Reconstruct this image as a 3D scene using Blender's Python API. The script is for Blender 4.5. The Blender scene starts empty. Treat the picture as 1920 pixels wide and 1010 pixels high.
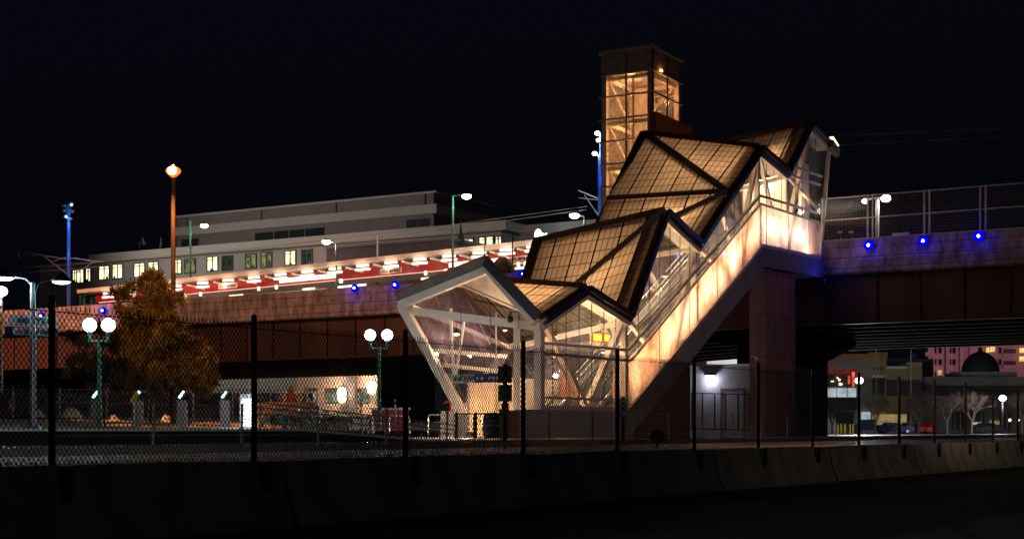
import bpy, math, random
from mathutils import Vector, Matrix
R = random.Random(7)
rad = math.radians
# ------------------------------------------------------------------ camera, world, exposure
F = 2800.0; HC = 1.18; HOR = 805.0          # focal length in photo pixels, eye height, horizon row
sc = bpy.context.scene
C = sc.collection
cd = bpy.data.cameras.new('camera'); cam = bpy.data.objects.new('camera', cd); C.objects.link(cam)
cd.sensor_width = 36; cd.sensor_fit = 'HORIZONTAL'; cd.lens = F/1920*36
cd.shift_y = (HOR-505)/1920; cd.clip_start = .1; cd.clip_end = 3000
cam.location = (0, 0, HC); cam.rotation_euler = (rad(90), 0, 0)
sc.camera = cam
w = bpy.data.worlds.new('World'); sc.world = w; w.use_nodes = True
nt = w.node_tree; bg = nt.nodes['Background']
sk = nt.nodes.new('ShaderNodeTexSky'); sk.sky_type = 'NISHITA'; sk.sun_disc = False
sk.sun_elevation = rad(-4.0); sk.sun_rotation = rad(200); sk.air_density = 1.0; sk.dust_density = .6; sk.ozone_density = 2.5
ad_ = nt.nodes.new('ShaderNodeMix'); ad_.data_type = 'RGBA'; ad_.blend_type = 'ADD'; ad_.inputs[0].default_value = 1.
nt.links.new(sk.outputs[0], ad_.inputs[6]); ad_.inputs[7].default_value = (.012, .015, .032, 1)      # city sky glow over the last twilight
nt.links.new(ad_.outputs[2], bg.inputs[0]); bg.inputs[1].default_value = .1
sc.view_settings.view_transform = 'Standard'; sc.view_settings.look = 'None'
sc.view_settings.exposure = 0; sc.view_settings.gamma = 1
cy = sc.cycles
cy.use_denoising = True
try: cy.denoiser = 'OPENIMAGEDENOISE'
except Exception: pass
cy.max_bounces = 7; cy.diffuse_bounces = 3; cy.glossy_bounces = 3; cy.transmission_bounces = 5; cy.transparent_max_bounces = 24
cy.sample_clamp_indirect = 4; cy.sample_clamp_direct = 0; cy.caustics_reflective = False; cy.caustics_refractive = False
cy.use_light_tree = True; cy.filter_width = 1.6

# ------------------------------------------------------------------ frames
b = Vector((.51, .8602)).normalized(); v = Vector((-b.y, b.x))
O = Vector((55*60/F, 60.0))
def S(t, w_, z): return Vector((O.x+t*b.x+w_*v.x, O.y+t*b.y+w_*v.y, z))
def PX(x, y, Z): return Vector(((x-960)*Z/F, Z, HC+(HOR-y)*Z/F))
def TP(x, y, t):      # point on the plane t = const (parallel to the viaduct)
    dx, dz = (x-960)/F, (HOR-y)/F
    s = (t+O.dot(b))/(b.x*dx+b.y); return Vector((dx*s, s, HC+dz*s))
def WP(x, y, w_):     # point on the plane w = const (parallel to the stairs)
    dx, dz = (x-960)/F, (HOR-y)/F
    s = (w_+O.dot(v))/(v.x*dx+v.y); return Vector((dx*s, s, HC+dz*s))
def GP(x, y, z):
    s = (HC-z)*F/(y-HOR); return Vector(((x-960)/F*s, s, z))
def tw(p):
    r = Vector((p.x, p.y))-O; return r.dot(b), r.dot(v)
GZ = .65
B3 = Vector((b.x, b.y, 0)); V3 = Vector((v.x, v.y, 0)); UP = Vector((0, 0, 1))
ANG = math.atan2(b.y, b.x)

# ------------------------------------------------------------------ materials
def newmat(name):
    m = bpy.data.materials.new(name); m.use_nodes = True
    n = m.node_tree.nodes; n.clear(); return m, n, m.node_tree.links
def mat(name, col, rough=.7, metal=0., var=.3, scale=2., bump=0., spec=.4, bscale=None, streak=False, col2=None):
    m, n, l = newmat(name)
    out = n.new('ShaderNodeOutputMaterial'); p = n.new('ShaderNodeBsdfPrincipled'); l.new(p.outputs[0], out.inputs[0])
    p.inputs['Roughness'].default_value = rough; p.inputs['Metallic'].default_value = metal
    p.inputs['Specular IOR Level'].default_value = spec
    tc = n.new('ShaderNodeTexCoord'); mp = n.new('ShaderNodeMapping'); l.new(tc.outputs['Object'], mp.inputs[0])
    if streak: mp.inputs['Scale'].default_value = (1, 1, .15)
    nz = n.new('ShaderNodeTexNoise'); nz.inputs['Scale'].default_value = scale; nz.inputs['Detail'].default_value = 6
    nz.inputs['Roughness'].default_value = .65; l.new(mp.outputs[0], nz.inputs['Vector'])
    cr = n.new('ShaderNodeValToRGB'); cr.color_ramp.elements[0].position = .3; cr.color_ramp.elements[1].position = .7
    c2 = col2 or [c*(1-var) for c in col]
    cr.color_ramp.elements[0].color = (*c2, 1)
    cr.color_ramp.elements[1].color = (*[min(1, c*(1+var*.5)) for c in col], 1)
    l.new(nz.outputs[0], cr.inputs[0]); l.new(cr.outputs[0], p.inputs['Base Color'])
    if bump:
        nb = n.new('ShaderNodeTexNoise'); nb.inputs['Scale'].default_value = bscale or scale*6; nb.inputs['Detail'].default_value = 4
        l.new(tc.outputs['Object'], nb.inputs['Vector'])
        bp = n.new('ShaderNodeBump'); bp.inputs['Strength'].default_value = bump; bp.inputs['Distance'].default_value = .05
        l.new(nb.outputs[0], bp.inputs['Height']); l.new(bp.outputs[0], p.inputs['Normal'])
    return m
def emit(name, col, s):
    m, n, l = newmat(name)
    out = n.new('ShaderNodeOutputMaterial'); e = n.new('ShaderNodeEmission'); l.new(e.outputs[0], out.inputs[0])
    e.inputs[0].default_value = (*col, 1); e.inputs[1].default_value = s
    return m
def glow(name, col, s, scale=3., lo=.35):     # uneven emission: a lit room seen through a window
    m = emit(name, col, s); n = m.node_tree.nodes; l = m.node_tree.links
    e = [x for x in n if x.type == 'EMISSION'][0]
    tc = n.new('ShaderNodeTexCoord'); nz = n.new('ShaderNodeTexNoise'); nz.inputs['Scale'].default_value = scale; nz.inputs['Detail'].default_value = 5
    l.new(tc.outputs['Object'], nz.inputs['Vector'])
    mr = n.new('ShaderNodeMapRange'); mr.inputs[1].default_value = .38; mr.inputs[2].default_value = .6; mr.inputs[3].default_value = s*lo; mr.inputs[4].default_value = s
    l.new(nz.outputs[0], mr.inputs[0]); l.new(mr.outputs[0], e.inputs[1])
    return m
def glassmat(name, tint=(1, 1, 1), gloss=.08, dirt=.06, dcol=(.8, .8, .8), scale=1.5, lo=.45, hi=.75, dmax=.5, transl=.6, zs=.35, cvar=0.):
    m, n, l = newmat(name)
    out = n.new('ShaderNodeOutputMaterial')
    tr = n.new('ShaderNodeBsdfTransparent'); tr.inputs[0].default_value = (*tint, 1)
    gl = n.new('ShaderNodeBsdfGlossy'); gl.inputs['Roughness'].default_value = .03; gl.inputs[0].default_value = (1, 1, 1, 1)
    df = n.new('ShaderNodeBsdfDiffuse'); df.inputs[0].default_value = (*dcol, 1)
    tl = n.new('ShaderNodeBsdfTranslucent'); tl.inputs[0].default_value = (*dcol, 1)
    dm = n.new('ShaderNodeMixShader'); dm.inputs[0].default_value = transl; l.new(df.outputs[0], dm.inputs[1]); l.new(tl.outputs[0], dm.inputs[2])
    tc = n.new('ShaderNodeTexCoord'); mp = n.new('ShaderNodeMapping'); mp.inputs['Scale'].default_value = (1, 1, zs); l.new(tc.outputs['Object'], mp.inputs[0])
    nz = n.new('ShaderNodeTexNoise'); nz.inputs['Scale'].default_value = scale; nz.inputs['Detail'].default_value = 8; nz.inputs['Roughness'].default_value = .7
    l.new(mp.outputs[0], nz.inputs['Vector'])
    mr = n.new('ShaderNodeMapRange'); mr.inputs[1].default_value = lo; mr.inputs[2].default_value = hi
    mr.inputs[3].default_value = dirt; mr.inputs[4].default_value = dmax; l.new(nz.outputs[0], mr.inputs[0])
    if cvar:
        n2 = n.new('ShaderNodeTexNoise'); n2.inputs['Scale'].default_value = .55; n2.inputs['Detail'].default_value = 9; n2.inputs['Roughness'].default_value = .75; n2.inputs['Distortion'].default_value = .8
        m0 = n.new('ShaderNodeMapping'); m0.inputs['Scale'].default_value = (1, 1, .6); l.new(tc.outputs['Object'], m0.inputs[0]); l.new(m0.outputs[0], n2.inputs['Vector'])
        c2 = n.new('ShaderNodeValToRGB'); c2.color_ramp.elements[0].position = .36; c2.color_ramp.elements[1].position = .62
        c2.color_ramp.elements[0].color = (dcol[0]*(1-cvar*.6), dcol[1]*(1-cvar), dcol[2]*(1-cvar*1.15), 1); c2.color_ramp.elements[1].color = (*dcol, 1)
        l.new(n2.outputs[0], c2.inputs[0]); l.new(c2.outputs[0], df.inputs[0]); l.new(c2.outputs[0], tl.inputs[0])
    m1 = n.new('ShaderNodeMixShader'); l.new(mr.outputs[0], m1.inputs[0]); l.new(tr.outputs[0], m1.inputs[1]); l.new(dm.outputs[0], m1.inputs[2])
    m2 = n.new('ShaderNodeMixShader'); m2.inputs[0].default_value = gloss; l.new(m1.outputs[0], m2.inputs[1]); l.new(gl.outputs[0], m2.inputs[2])
    l.new(m2.outputs[0], out.inputs[0]); return m
def math_node(n, l, op, a, bb=None):
    q = n.new('ShaderNodeMath'); q.operation = op
    for i, x in enumerate((a, bb)):
        if x is None: continue
        if isinstance(x, (int, float)): q.inputs[i].default_value = x
        else: l.new(x, q.inputs[i])
    return q.outputs[0]
def panelmat(name, tcol, dcol):
    # translucent fibreglass roof panel with its aluminium grid (u along the ridge, v down the slope, metres)
    m, n, l = newmat(name); out = n.new('ShaderNodeOutputMaterial')
    uv = n.new('ShaderNodeUVMap'); uv.uv_map = 'UVMap'; sp = n.new('ShaderNodeSeparateXYZ'); l.new(uv.outputs[0], sp.inputs[0])
    def line(o, per, wd):
        a = math_node(n, l, 'DIVIDE', o, per); f = math_node(n, l, 'FRACT', a); return math_node(n, l, 'LESS_THAN', f, wd)
    a = line(sp.outputs[0], .305, .17); c = line(sp.outputs[1], .61, .11); d = line(sp.outputs[0], 1.22, .075)
    g1 = math_node(n, l, 'MAXIMUM', a, c); g1 = math_node(n, l, 'MULTIPLY', g1, .68); g = math_node(n, l, 'MAXIMUM', g1, d)
    cell = n.new('ShaderNodeCombineXYZ')
    l.new(math_node(n, l, 'FLOOR', math_node(n, l, 'DIVIDE', sp.outputs[0], 1.22)), cell.inputs[0])
    l.new(math_node(n, l, 'FLOOR', math_node(n, l, 'DIVIDE', sp.outputs[1], 2.44)), cell.inputs[1])
    wn = n.new('ShaderNodeTexWhiteNoise'); l.new(cell.outputs[0], wn.inputs['Vector'])
    tc = n.new('ShaderNodeTexCoord'); nz = n.new('ShaderNodeTexNoise'); nz.inputs['Scale'].default_value = 1.3; nz.inputs['Detail'].default_value = 5
    l.new(tc.outputs['Object'], nz.inputs['Vector'])
    k = math_node(n, l, 'ADD', math_node(n, l, 'MULTIPLY', wn.outputs['Value'], .2), math_node(n, l, 'ADD', math_node(n, l, 'MULTIPLY', nz.outputs[0], .5), .55))
    k = math_node(n, l, 'MULTIPLY', k, math_node(n, l, 'SUBTRACT', 1.0, g))
    sc_ = n.new('ShaderNodeVectorMath'); sc_.operation = 'SCALE'; sc_.inputs[0].default_value = tcol; l.new(k, sc_.inputs['Scale'])
    tl = n.new('ShaderNodeBsdfTranslucent'); l.new(sc_.outputs[0], tl.inputs[0])
    sd = n.new('ShaderNodeVectorMath'); sd.operation = 'SCALE'; sd.inputs[0].default_value = dcol; l.new(k, sd.inputs['Scale'])
    df = n.new('ShaderNodeBsdfDiffuse'); l.new(sd.outputs[0], df.inputs[0])
    ad = n.new('ShaderNodeAddShader'); l.new(tl.outputs[0], ad.inputs[0]); l.new(df.outputs[0], ad.inputs[1]); l.new(ad.outputs[0], out.inputs[0])
    return m
def concretemat(name, col, pw, ph, stain=.5):
    # precast concrete with joints on UV metres and dark run-off stains
    m, n, l = newmat(name); out = n.new('ShaderNodeOutputMaterial'); p = n.new('ShaderNodeBsdfPrincipled'); l.new(p.outputs[0], out.inputs[0])
    p.inputs['Roughness'].default_value = .85; p.inputs['Specular IOR Level'].default_value = .2
    uv = n.new('ShaderNodeUVMap'); uv.uv_map = 'UVMap'
    br = n.new('ShaderNodeTexBrick'); br.inputs['Scale'].default_value = 1; br.inputs['Mortar Size'].default_value = .035
    br.inputs['Brick Width'].default_value = pw; br.inputs['Row Height'].default_value = ph; br.offset = .22; br.inputs['Bias'].default_value = 0
    br.inputs['Color1'].default_value = (*col, 1); br.inputs['Color2'].default_value = (*[c*.86 for c in col], 1); br.inputs['Mortar'].default_value = (*[c*.5 for c in col], 1)
    l.new(uv.outputs[0], br.inputs['Vector'])
    mp = n.new('ShaderNodeMapping'); mp.inputs['Scale'].default_value = (1.6, .5, 1); l.new(uv.outputs[0], mp.inputs[0])
    nz = n.new('ShaderNodeTexNoise'); nz.inputs['Scale'].default_value = 1.2; nz.inputs['Detail'].default_value = 9; nz.inputs['Roughness'].default_value = .72; l.new(mp.outputs[0], nz.inputs['Vector'])
    mr = n.new('ShaderNodeMapRange'); mr.inputs[1].default_value = .42; mr.inputs[2].default_value = .62; mr.inputs[3].default_value = 1-stain; mr.inputs[4].default_value = 1.05
    l.new(nz.outputs[0], mr.inputs[0])
    vm = n.new('ShaderNodeVectorMath'); vm.operation = 'SCALE'; l.new(br.outputs[0], vm.inputs[0]); l.new(mr.outputs[0], vm.inputs['Scale'])
    l.new(vm.outputs[0], p.inputs['Base Color'])
    bp = n.new('ShaderNodeBump'); bp.inputs['Strength'].default_value = .3; bp.inputs['Distance'].default_value = .03; l.new(nz.outputs[0], bp.inputs['Height']); l.new(bp.outputs[0], p.inputs['Normal'])
    return m
def gravelmat(name):
    m, n, l = newmat(name); out = n.new('ShaderNodeOutputMaterial'); p = n.new('ShaderNodeBsdfPrincipled'); l.new(p.outputs[0], out.inputs[0])
    p.inputs['Roughness'].default_value = .6
    tc = n.new('ShaderNodeTexCoord'); vo = n.new('ShaderNodeTexVoronoi'); vo.inputs['Scale'].default_value = 9; l.new(tc.outputs['Object'], vo.inputs['Vector'])
    cr = n.new('ShaderNodeValToRGB'); cr.color_ramp.elements[0].color = (.10, .09, .08, 1); cr.color_ramp.elements[1].color = (.75, .72, .68, 1)
    cr.color_ramp.elements[0].position = .68; cr.color_ramp.elements[1].position = .98
    sp = n.new('ShaderNodeSeparateColor'); l.new(vo.outputs['Color'], sp.inputs[0]); l.new(sp.outputs[0], cr.inputs[0]); l.new(cr.outputs[0], p.inputs['Base Color'])
    bp = n.new('ShaderNodeBump'); bp.inputs['Strength'].default_value = 1; bp.inputs['Distance'].default_value = .08; l.new(vo.outputs['Distance'], bp.inputs['Height']); l.new(bp.outputs[0], p.inputs['Normal'])
    return m
M = dict(
 asphalt=mat('asphalt', (.045, .045, .047), .85, bump=.5, scale=1.5, bscale=40, var=.4),
 ballast=gravelmat('ballast_stone'),
 parking=mat('parking_asphalt', (.05, .05, .052), .6, bump=.2, scale=.6),
 bank=mat('bank_soil_and_snow', (.42, .38, .35), .9, var=.6, scale=.8, bump=.6, bscale=4),
 barrier=mat('barrier_concrete', (.30, .28, .24), .9, var=.55, scale=1.6, bump=.5, bscale=25, streak=True),
 black=mat('black_coated_steel', (.012, .012, .012), .45, metal=.3),
 wire=mat('black_coated_wire', (.010, .010, .011), .5),
 galv=mat('galvanised_steel', (.5, .5, .52), .45, metal=.6, scale=6),
 silver=mat('brushed_steel', (.62, .63, .65), .3, metal=.8),
 cream=mat('cream_painted_steel', (.66, .58, .52), .5, var=.15, scale=3),
 ceiling=mat('ceiling_and_shading_board', (.62, .56, .48), .7, var=.3, scale=1.8),
 darkmet=mat('dark_roof_metal', (.045, .042, .05), .35, metal=.4, scale=5),
 beam=mat('dark_bronze_beam', (.04, .026, .018), .5, scale=4),
 slate=mat('slate_fascia', (.16, .145, .13), .6, var=.35),
 panel=panelmat('translucent_roof_panel', (.40, .295, .205), (.07, .055, .045)),
 glass=glassmat('clear_glass', gloss=.03, dirt=.05, dmax=.22),
 towerglass=glassmat('dirty_tower_glass', (.88, .92, .84), .07, .26, (.52, .52, .44), 3.2, .46, .62, .5, .45, .8),
 frost=glassmat('frosted_glass', (1, .97, .93), .05, .70, (.92, .86, .80), .8, .38, .6, 1., .8, 1., .75),
 icy=glassmat('frosted_glass_worn', (.95, .95, 1), .05, .35, (.9, .88, .88), 1.3, .36, .46, 1., .78, .5, .4),
 farglass=glassmat('ribbed_glazing', (.7, .68, .85), .08, .16, (.25, .20, .32), 1., .4, .7, .5, .35, .1),
 concrete=mat('concrete', (.33, .31, .31), .85, var=.3, scale=.9, bump=.3, bscale=8),
 stringer=mat('painted_concrete_beam', (.30, .27, .28), .8, var=.3, scale=1.2, streak=True),
 pier=concretemat('precast_pier', (.42, .24, .17), 2.6, 2.3, .35),
 rust=concretemat('rust_precast', (.30, .12, .07), 1.6, 2.2, .3),
 corten=mat('weathered_cladding', (.22, .075, .03), .7, var=.5, scale=1.5, streak=True),
 fascia=concretemat('viaduct_concrete', (.44, .36, .33), 4.2, .62, .6),
 girder=mat('weathering_steel', (.062, .026, .017), .6, var=.5, scale=.6, streak=True),
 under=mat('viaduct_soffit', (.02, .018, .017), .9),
 office=mat('office_render', (.40, .38, .36), .85, var=.08, scale=.3, bump=.08, bscale=6),
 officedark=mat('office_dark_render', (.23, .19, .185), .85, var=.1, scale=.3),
 cornice=mat('cornice_render', (.52, .48, .44), .8, var=.08, scale=.4),
 winframe=mat('window_frame_dark', (.05, .05, .045), .5),
 windark=mat('dark_window_pane', (.03, .04, .035), .12, spec=.6),
 red=mat('red_enamel', (.30, .008, .010), .4, var=.15),
 white=mat('white_paint', (.78, .76, .74), .5, var=.08),
 paleply=mat('pale_wall_render', (.50, .47, .52), .8, var=.12),
 pole_green=mat('green_painted_steel', (.03, .16, .11), .4, metal=.2),
 pole_blue=mat('blue_painted_steel', (.05, .16, .55), .35, metal=.2),
 pole_grey=mat('grey_painted_steel', (.24, .26, .32), .4, metal=.3),
 pole_brown=mat('brown_painted_steel', (.06, .032, .024), .5),
 bark=mat('pine_bark', (.12, .07, .045), .9, bump=.6),
 needles=mat('pine_needles', (.14, .10, .035), .65, var=.8, scale=2.2, spec=.25),
 twig=mat('bare_twigs', (.085, .055, .042), .9),
 snow=mat('snow_heap', (.75, .72, .68), .7, var=.2, bump=.5, bscale=5),
 signwhite=mat('sign_white', (.55, .55, .55), .4, var=.05),
 signblue=mat('sign_blue', (.02, .035, .20), .4, var=.05),
 signgrey=mat('sign_grey', (.5, .5, .47), .5, var=.15),
 ink=mat('black_ink', (.01, .01, .01), .6),
 inkgreen=mat('green_ink', (.06, .22, .07), .6), inkblue=mat('blue_ink', (.03, .12, .28), .6), inkred=mat('red_ink', (.5, .05, .04), .6),
 yellow=mat('yellow_paint', (.75, .50, .02), .5, var=.1),
 pinkwall=mat('pink_stucco', (.60, .40, .40), .8, var=.12, scale=.2), pinktrim=mat('pink_trim', (.72, .50, .50), .7, var=.05),
 tanwall=mat('tan_stucco', (.42, .33, .17), .8, var=.1), orangewall=mat('copper_roofing', (.45, .19, .05), .5, var=.2, streak=True),
 greywall=mat('grey_wall', (.30, .30, .30), .8, var=.12, scale=.3), darkwall=mat('dark_wall', (.09, .085, .085), .8, var=.2),
 carblue=mat('blue_car_paint', (.02, .03, .12), .25, metal=.4), carred=mat('red_car_paint', (.35, .02, .02), .25, metal=.3), cargrey=mat('grey_car_paint', (.14, .15, .16), .25, metal=.5),
 tyre=mat('tyre_rubber', (.02, .02, .02), .9),
 rail=mat('rail_steel', (.45, .42, .40), .25, metal=.9),
 e_white=emit('lamp_white', (1, .97, .9), 12), e_globe=emit('globe_white', (.92, .97, 1), 14), e_cool=emit('lamp_cool_white', (.85, .93, 1), 18),
 e_teal=emit('lamp_teal', (.45, 1, .9), 5), e_sodium=emit('lamp_sodium', (1, .42, .10), 40), e_sodium_glow=emit('lamp_sodium_glow', (1, .15, .025), 2.2), e_warm=emit('lamp_warm', (1, .72, .42), 5),
 e_blue=emit('lamp_blue', (.25, .3, 1), 30), e_bluering=emit('lamp_blue_lens_and_glare', (.0, .0, 1), 1.2),
 e_tube=emit('fluorescent_tube', (1, .80, .60), 2.6), e_strip=emit('red_white_strip', (1, .50, .36), 1.6), e_amber=emit('amber_display', (1, .55, .02), 2.2),
 e_screen=emit('screen_white', (.80, .88, 1), 5), e_sign=emit('blue_white_letters', (.62, .86, 1), 6), e_redsign=emit('red_sign_letters', (.55, .035, .02), .24),
 w_bright=glow('lit_window_bright', (1, .95, .52), 2.1, 1.2, .5), w_mid=glow('lit_window_mid', (.75, .8, .30), .35, 1.5, .2), w_dim=glow('lit_window_dim', (.35, .5, .35), .08, 1.5, .4),
 w_green=glow('lit_window_green', (.75, .85, .55), .55, 1.2, .35), w_shop=glow('lit_shop_window', (.8, .95, 1), 1.0, .6, .5), w_yellow=glow('lit_shop_yellow', (1, .72, .3), .5, .8, .5),
 w_orange=glow('lit_flat_window', (1, .62, .22), 1.6, .8, .3),
)

# ------------------------------------------------------------------ mesh builder
ORG = {}
class MB:
    def __init__(s): s.v = []; s.f = []; s.uv = {}
    def add(s, vs, fs, uvs=None):
        k = len(s.v); s.v += [Vector(x) for x in vs]
        for i, f in enumerate(fs):
            if uvs: s.uv[len(s.f)] = uvs[i]
            s.f.append(tuple(j+k for j in f))
        return s
    def hexa(s, p):   # 8 pts: bottom 4 ccw, top 4
        return s.add(p, [(0,3,2,1),(4,5,6,7),(0,1,5,4),(1,2,6,5),(2,3,7,6),(3,0,4,7)])
    def box(s, c, sx, sy, sz, ax=None):    # centre, sizes; ax = horizontal x axis
        c = Vector(c); X = Vector(ax) if ax is not None else Vector((1,0,0)); X = X.normalized(); Y = Vector((-X.y, X.x, 0))
        P = []
        for z in (-.5, .5):
            for a, d in ((-.5,-.5),(.5,-.5),(.5,.5),(-.5,.5)): P.append(c+X*a*sx+Y*d*sy+UP*z*sz)
        return s.hexa(P)
    def lbox(s, t0, t1, w0, w1, z0, z1):   # box in the stair frame
        P = [S(t,w_,z) for z in (z0,z1) for t,w_ in ((t0,w0),(t1,w0),(t1,w1),(t0,w1))]
        return s.hexa(P)
    def bar(s, p, q, a, d=None, up=None):  # rectangular beam; a = width across, d = depth along up
        p, q = Vector(p), Vector(q); d = d or a; D = (q-p).normalized(); up = Vector(up) if up else UP
        if abs(D.dot(up)) > .98: up = B3
        X = D.cross(up).normalized(); Y = X.cross(D).normalized()
        P = []
        for e in (p, q):
            for i, j in ((-.5,-.5),(.5,-.5),(.5,.5),(-.5,.5)): P.append(e+X*i*a+Y*j*d)
        return s.add(P, [(0,1,2,3),(7,6,5,4),(0,4,5,1),(1,5,6,2),(2,6,7,3),(3,7,4,0)])
    def tube(s, p, q, r, r2=None, n=10, cap=True):
        p, q = Vector(p), Vector(q); r2 = r if r2 is None else r2; D = (q-p).normalized()
        u = UP if abs(D.z) < .9 else Vector((1,0,0)); X = D.cross(u).normalized(); Y = X.cross(D)
        P = []
        for e, rr in ((p, r), (q, r2)):
            for i in range(n): a = 2*math.pi*i/n; P.append(e+X*math.cos(a)*rr+Y*math.sin(a)*rr)
        fs = [(i, (i+1)%n, n+(i+1)%n, n+i) for i in range(n)]
        if cap: fs += [tuple(reversed(range(n))), tuple(range(n, 2*n))]
        return s.add(P, fs)
    def path(s, pts, r, n=8):
        for a, c in zip(pts, pts[1:]): s.tube(a, c, r, n=n)
        return s
    def lathe(s, c, prof, n=16, ax=None):
        c = Vector(c); P = []; Z = Vector(ax).normalized() if ax else UP
        X = Z.cross(Vector((0,1,0)) if abs(Z.y) < .9 else UP).normalized(); Y = Z.cross(X)
        for r, z in prof:
            for i in range(n): a = 2*math.pi*i/n; P.append(c+X*r*math.cos(a)+Y*r*math.sin(a)+Z*z)
        m = len(prof); fs = []
        for k in range(m-1):
            for i in range(n): fs.append((k*n+i, k*n+(i+1)%n, (k+1)*n+(i+1)%n, (k+1)*n+i))
        fs += [tuple(reversed(range(n))), tuple(range((m-1)*n, m*n))]
        return s.add(P, fs)
    def ball(s, c, r, n=16, sq=1.):
        k = 8; return s.lathe(c, [(max(.001, r*math.sin(math.pi*i/k)), -r*sq*math.cos(math.pi*i/k)) for i in range(k+1)], n)
    def poly(s, pts, thick=None):
        pts = [Vector(p) for p in pts]; n = len(pts)
        if thick is None: return s.add(pts, [tuple(range(n))])
        T = Vector(thick); P = pts+[p+T for p in pts]
        return s.add(P, [tuple(range(n)), tuple(reversed(range(n, 2*n)))]+[(i, i+n, (i+1)%n+n, (i+1)%n) for i in range(n)])
    def build(s, name, m, parent=None, smooth=False):
        me = bpy.data.meshes.new(name)
        if parent is not None: org = ORG[parent.name]
        else:
            xs = [p.x for p in s.v]; ys = [p.y for p in s.v]; zs = [p.z for p in s.v]
            org = Vector(((min(xs)+max(xs))/2, (min(ys)+max(ys))/2, min(zs)))
        me.from_pydata([p-org for p in s.v], [], s.f); me.materials.append(m if not isinstance(m, str) else M[m])
        if s.uv:
            ul = me.uv_layers.new(name='UVMap')
            for pi, p in enumerate(me.polygons):
                uu = s.uv.get(pi)
                if uu:
                    for k, li in enumerate(p.loop_indices): ul.data[li].uv = uu[k]
        me.update(calc_edges=True)
        if smooth:
            for p in me.polygons: p.use_smooth = True
        o = bpy.data.objects.new(name, me); C.objects.link(o); ORG[o.name] = org
        if parent is not None: o.parent = parent
        else: o.location = org
        return o
def tag(o, label=None, cat=None, group=None, kind=None):
    for k, x in (('label', label), ('category', cat), ('group', group), ('kind', kind)):
        if x: o[k] = x
    return o
def thing(name, label, cat, loc=(0,0,0), group=None):
    o = bpy.data.objects.new(name, None); o.empty_display_size = .3; o.location = loc; C.objects.link(o); ORG[o.name] = Vector(loc)
    return tag(o, label, cat, group)
def copy_tree(o, parent=None, loc=None, rz=None, label=None, scale=None):
    c = o.copy(); C.objects.link(c)
    if parent: c.parent = parent
    if loc is not None: c.location = loc
    if rz is not None: c.rotation_euler = (0, 0, rz)
    if scale: c.scale = (scale,)*3
    if label: c['label'] = label
    ORG[c.name] = Vector(c.location)
    for ch in list(o.children): copy_tree(ch, c)
    return c
def light(name, loc, col, P, r=.15, parent=None, kind='POINT', aim=None, angle=60, blend=.5):
    d = bpy.data.lights.new(name, kind); d.energy = P; d.color = col; d.shadow_soft_size = r
    o = bpy.data.objects.new(name, d); C.objects.link(o)
    if kind == 'SPOT':
        d.spot_size = rad(angle); d.spot_blend = blend
        o.rotation_euler = (Vector(aim)-Vector(loc)).to_track_quat('-Z', 'Y').to_euler()
    if parent is not None: o.parent = parent; o.location = Vector(loc)-ORG[parent.name]
    else: o.location = loc
    return o
def text(s_, name, m, parent, pos, xdir, size, up=UP, depth=.006, align='CENTER', width=None, bold=.0):
    cu = bpy.data.curves.new(name, 'FONT'); cu.body = s_; cu.size = size; cu.align_x = align; cu.align_y = 'CENTER'; cu.extrude = depth; cu.offset = bold
    to = bpy.data.objects.new('tmp', cu); C.objects.link(to)
    dg = bpy.context.evaluated_depsgraph_get(); me = bpy.data.meshes.new_from_object(to.evaluated_get(dg)); bpy.data.objects.remove(to)
    X = Vector(xdir).normalized(); Zn = X.cross(Vector(up)).normalized()
    sx = 1.
    if width:
        xs = [p.co.x for p in me.vertices]; sx = width/max(.01, max(xs)-min(xs))
    for p in me.vertices: p.co = Vector(pos)-ORG[parent.name]+X*p.co.x*sx+Vector(up)*p.co.y+Zn*p.co.z
    me.materials.clear(); me.materials.append(M[m]); me.name = name
    o = bpy.data.objects.new(name, me); C.objects.link(o); o.parent = parent; ORG[o.name] = ORG[parent.name]; return o
WARM = (1, .68, .38); SOD = (1, .36, .08); COOL = (.88, .95, 1)

# ------------------------------------------------------------------ ground
P0 = Vector((-868*15.4/F, 15.4)); fd = Vector((297.3/F, .167)).normalized(); fn = Vector((-fd.y, fd.x))   # barrier / front fence line
def FP(s, off=0, z=0): q = P0+fd*s+fn*off; return Vector((q.x, q.y, z))
g = MB(); g.add([(-400,-60,0),(400,-60,0),(400,700,0),(-400,700,0)], [(0,1,2,3)]); tag(g.build('road', 'asphalt'), 'dark asphalt road in front of the concrete barrier', kind='structure')
g = MB(); a0, a1 = FP(-80, .22), FP(600, .22)
g.add([(a0.x,a0.y,GZ),(a1.x,a1.y,GZ),(-200,1200,GZ),(-500,300,GZ),(a0.x-80,a0.y+20,GZ)], [(0,1,2,3,4)])
g.add([(a0.x,a0.y,GZ),(a0.x,a0.y,-.1),(a1.x,a1.y,-.1),(a1.x,a1.y,GZ)], [(0,1,2,3)])
tag(g.build('ballast_ground', 'ballast'), 'stone ballast of the railway yard', kind='structure')
g = MB(); g.add([(26,120,GZ+.02),(190,120,GZ+.02),(190,420,GZ+.02),(-30,420,GZ+.02),(-30,200,GZ+.02)], [(0,1,2,3,4)])
tag(g.build('parking_lot', 'parking'), 'dark asphalt car park beyond the viaduct', kind='structure')
for i, wr in enumerate((-8.2, -6.7, -5.2)):
    g = MB(); g.bar(S(-48, wr, GZ+.12), S(70, wr, GZ+.12), .07, .16)
    if i == 1: continue
    tag(g.build('railway_rail', 'rail'), 'steel rail on the ballast, '+('nearer to the barrier' if i == 0 else 'nearer to the platform'), 'rail', 'rails of the track')
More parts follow.
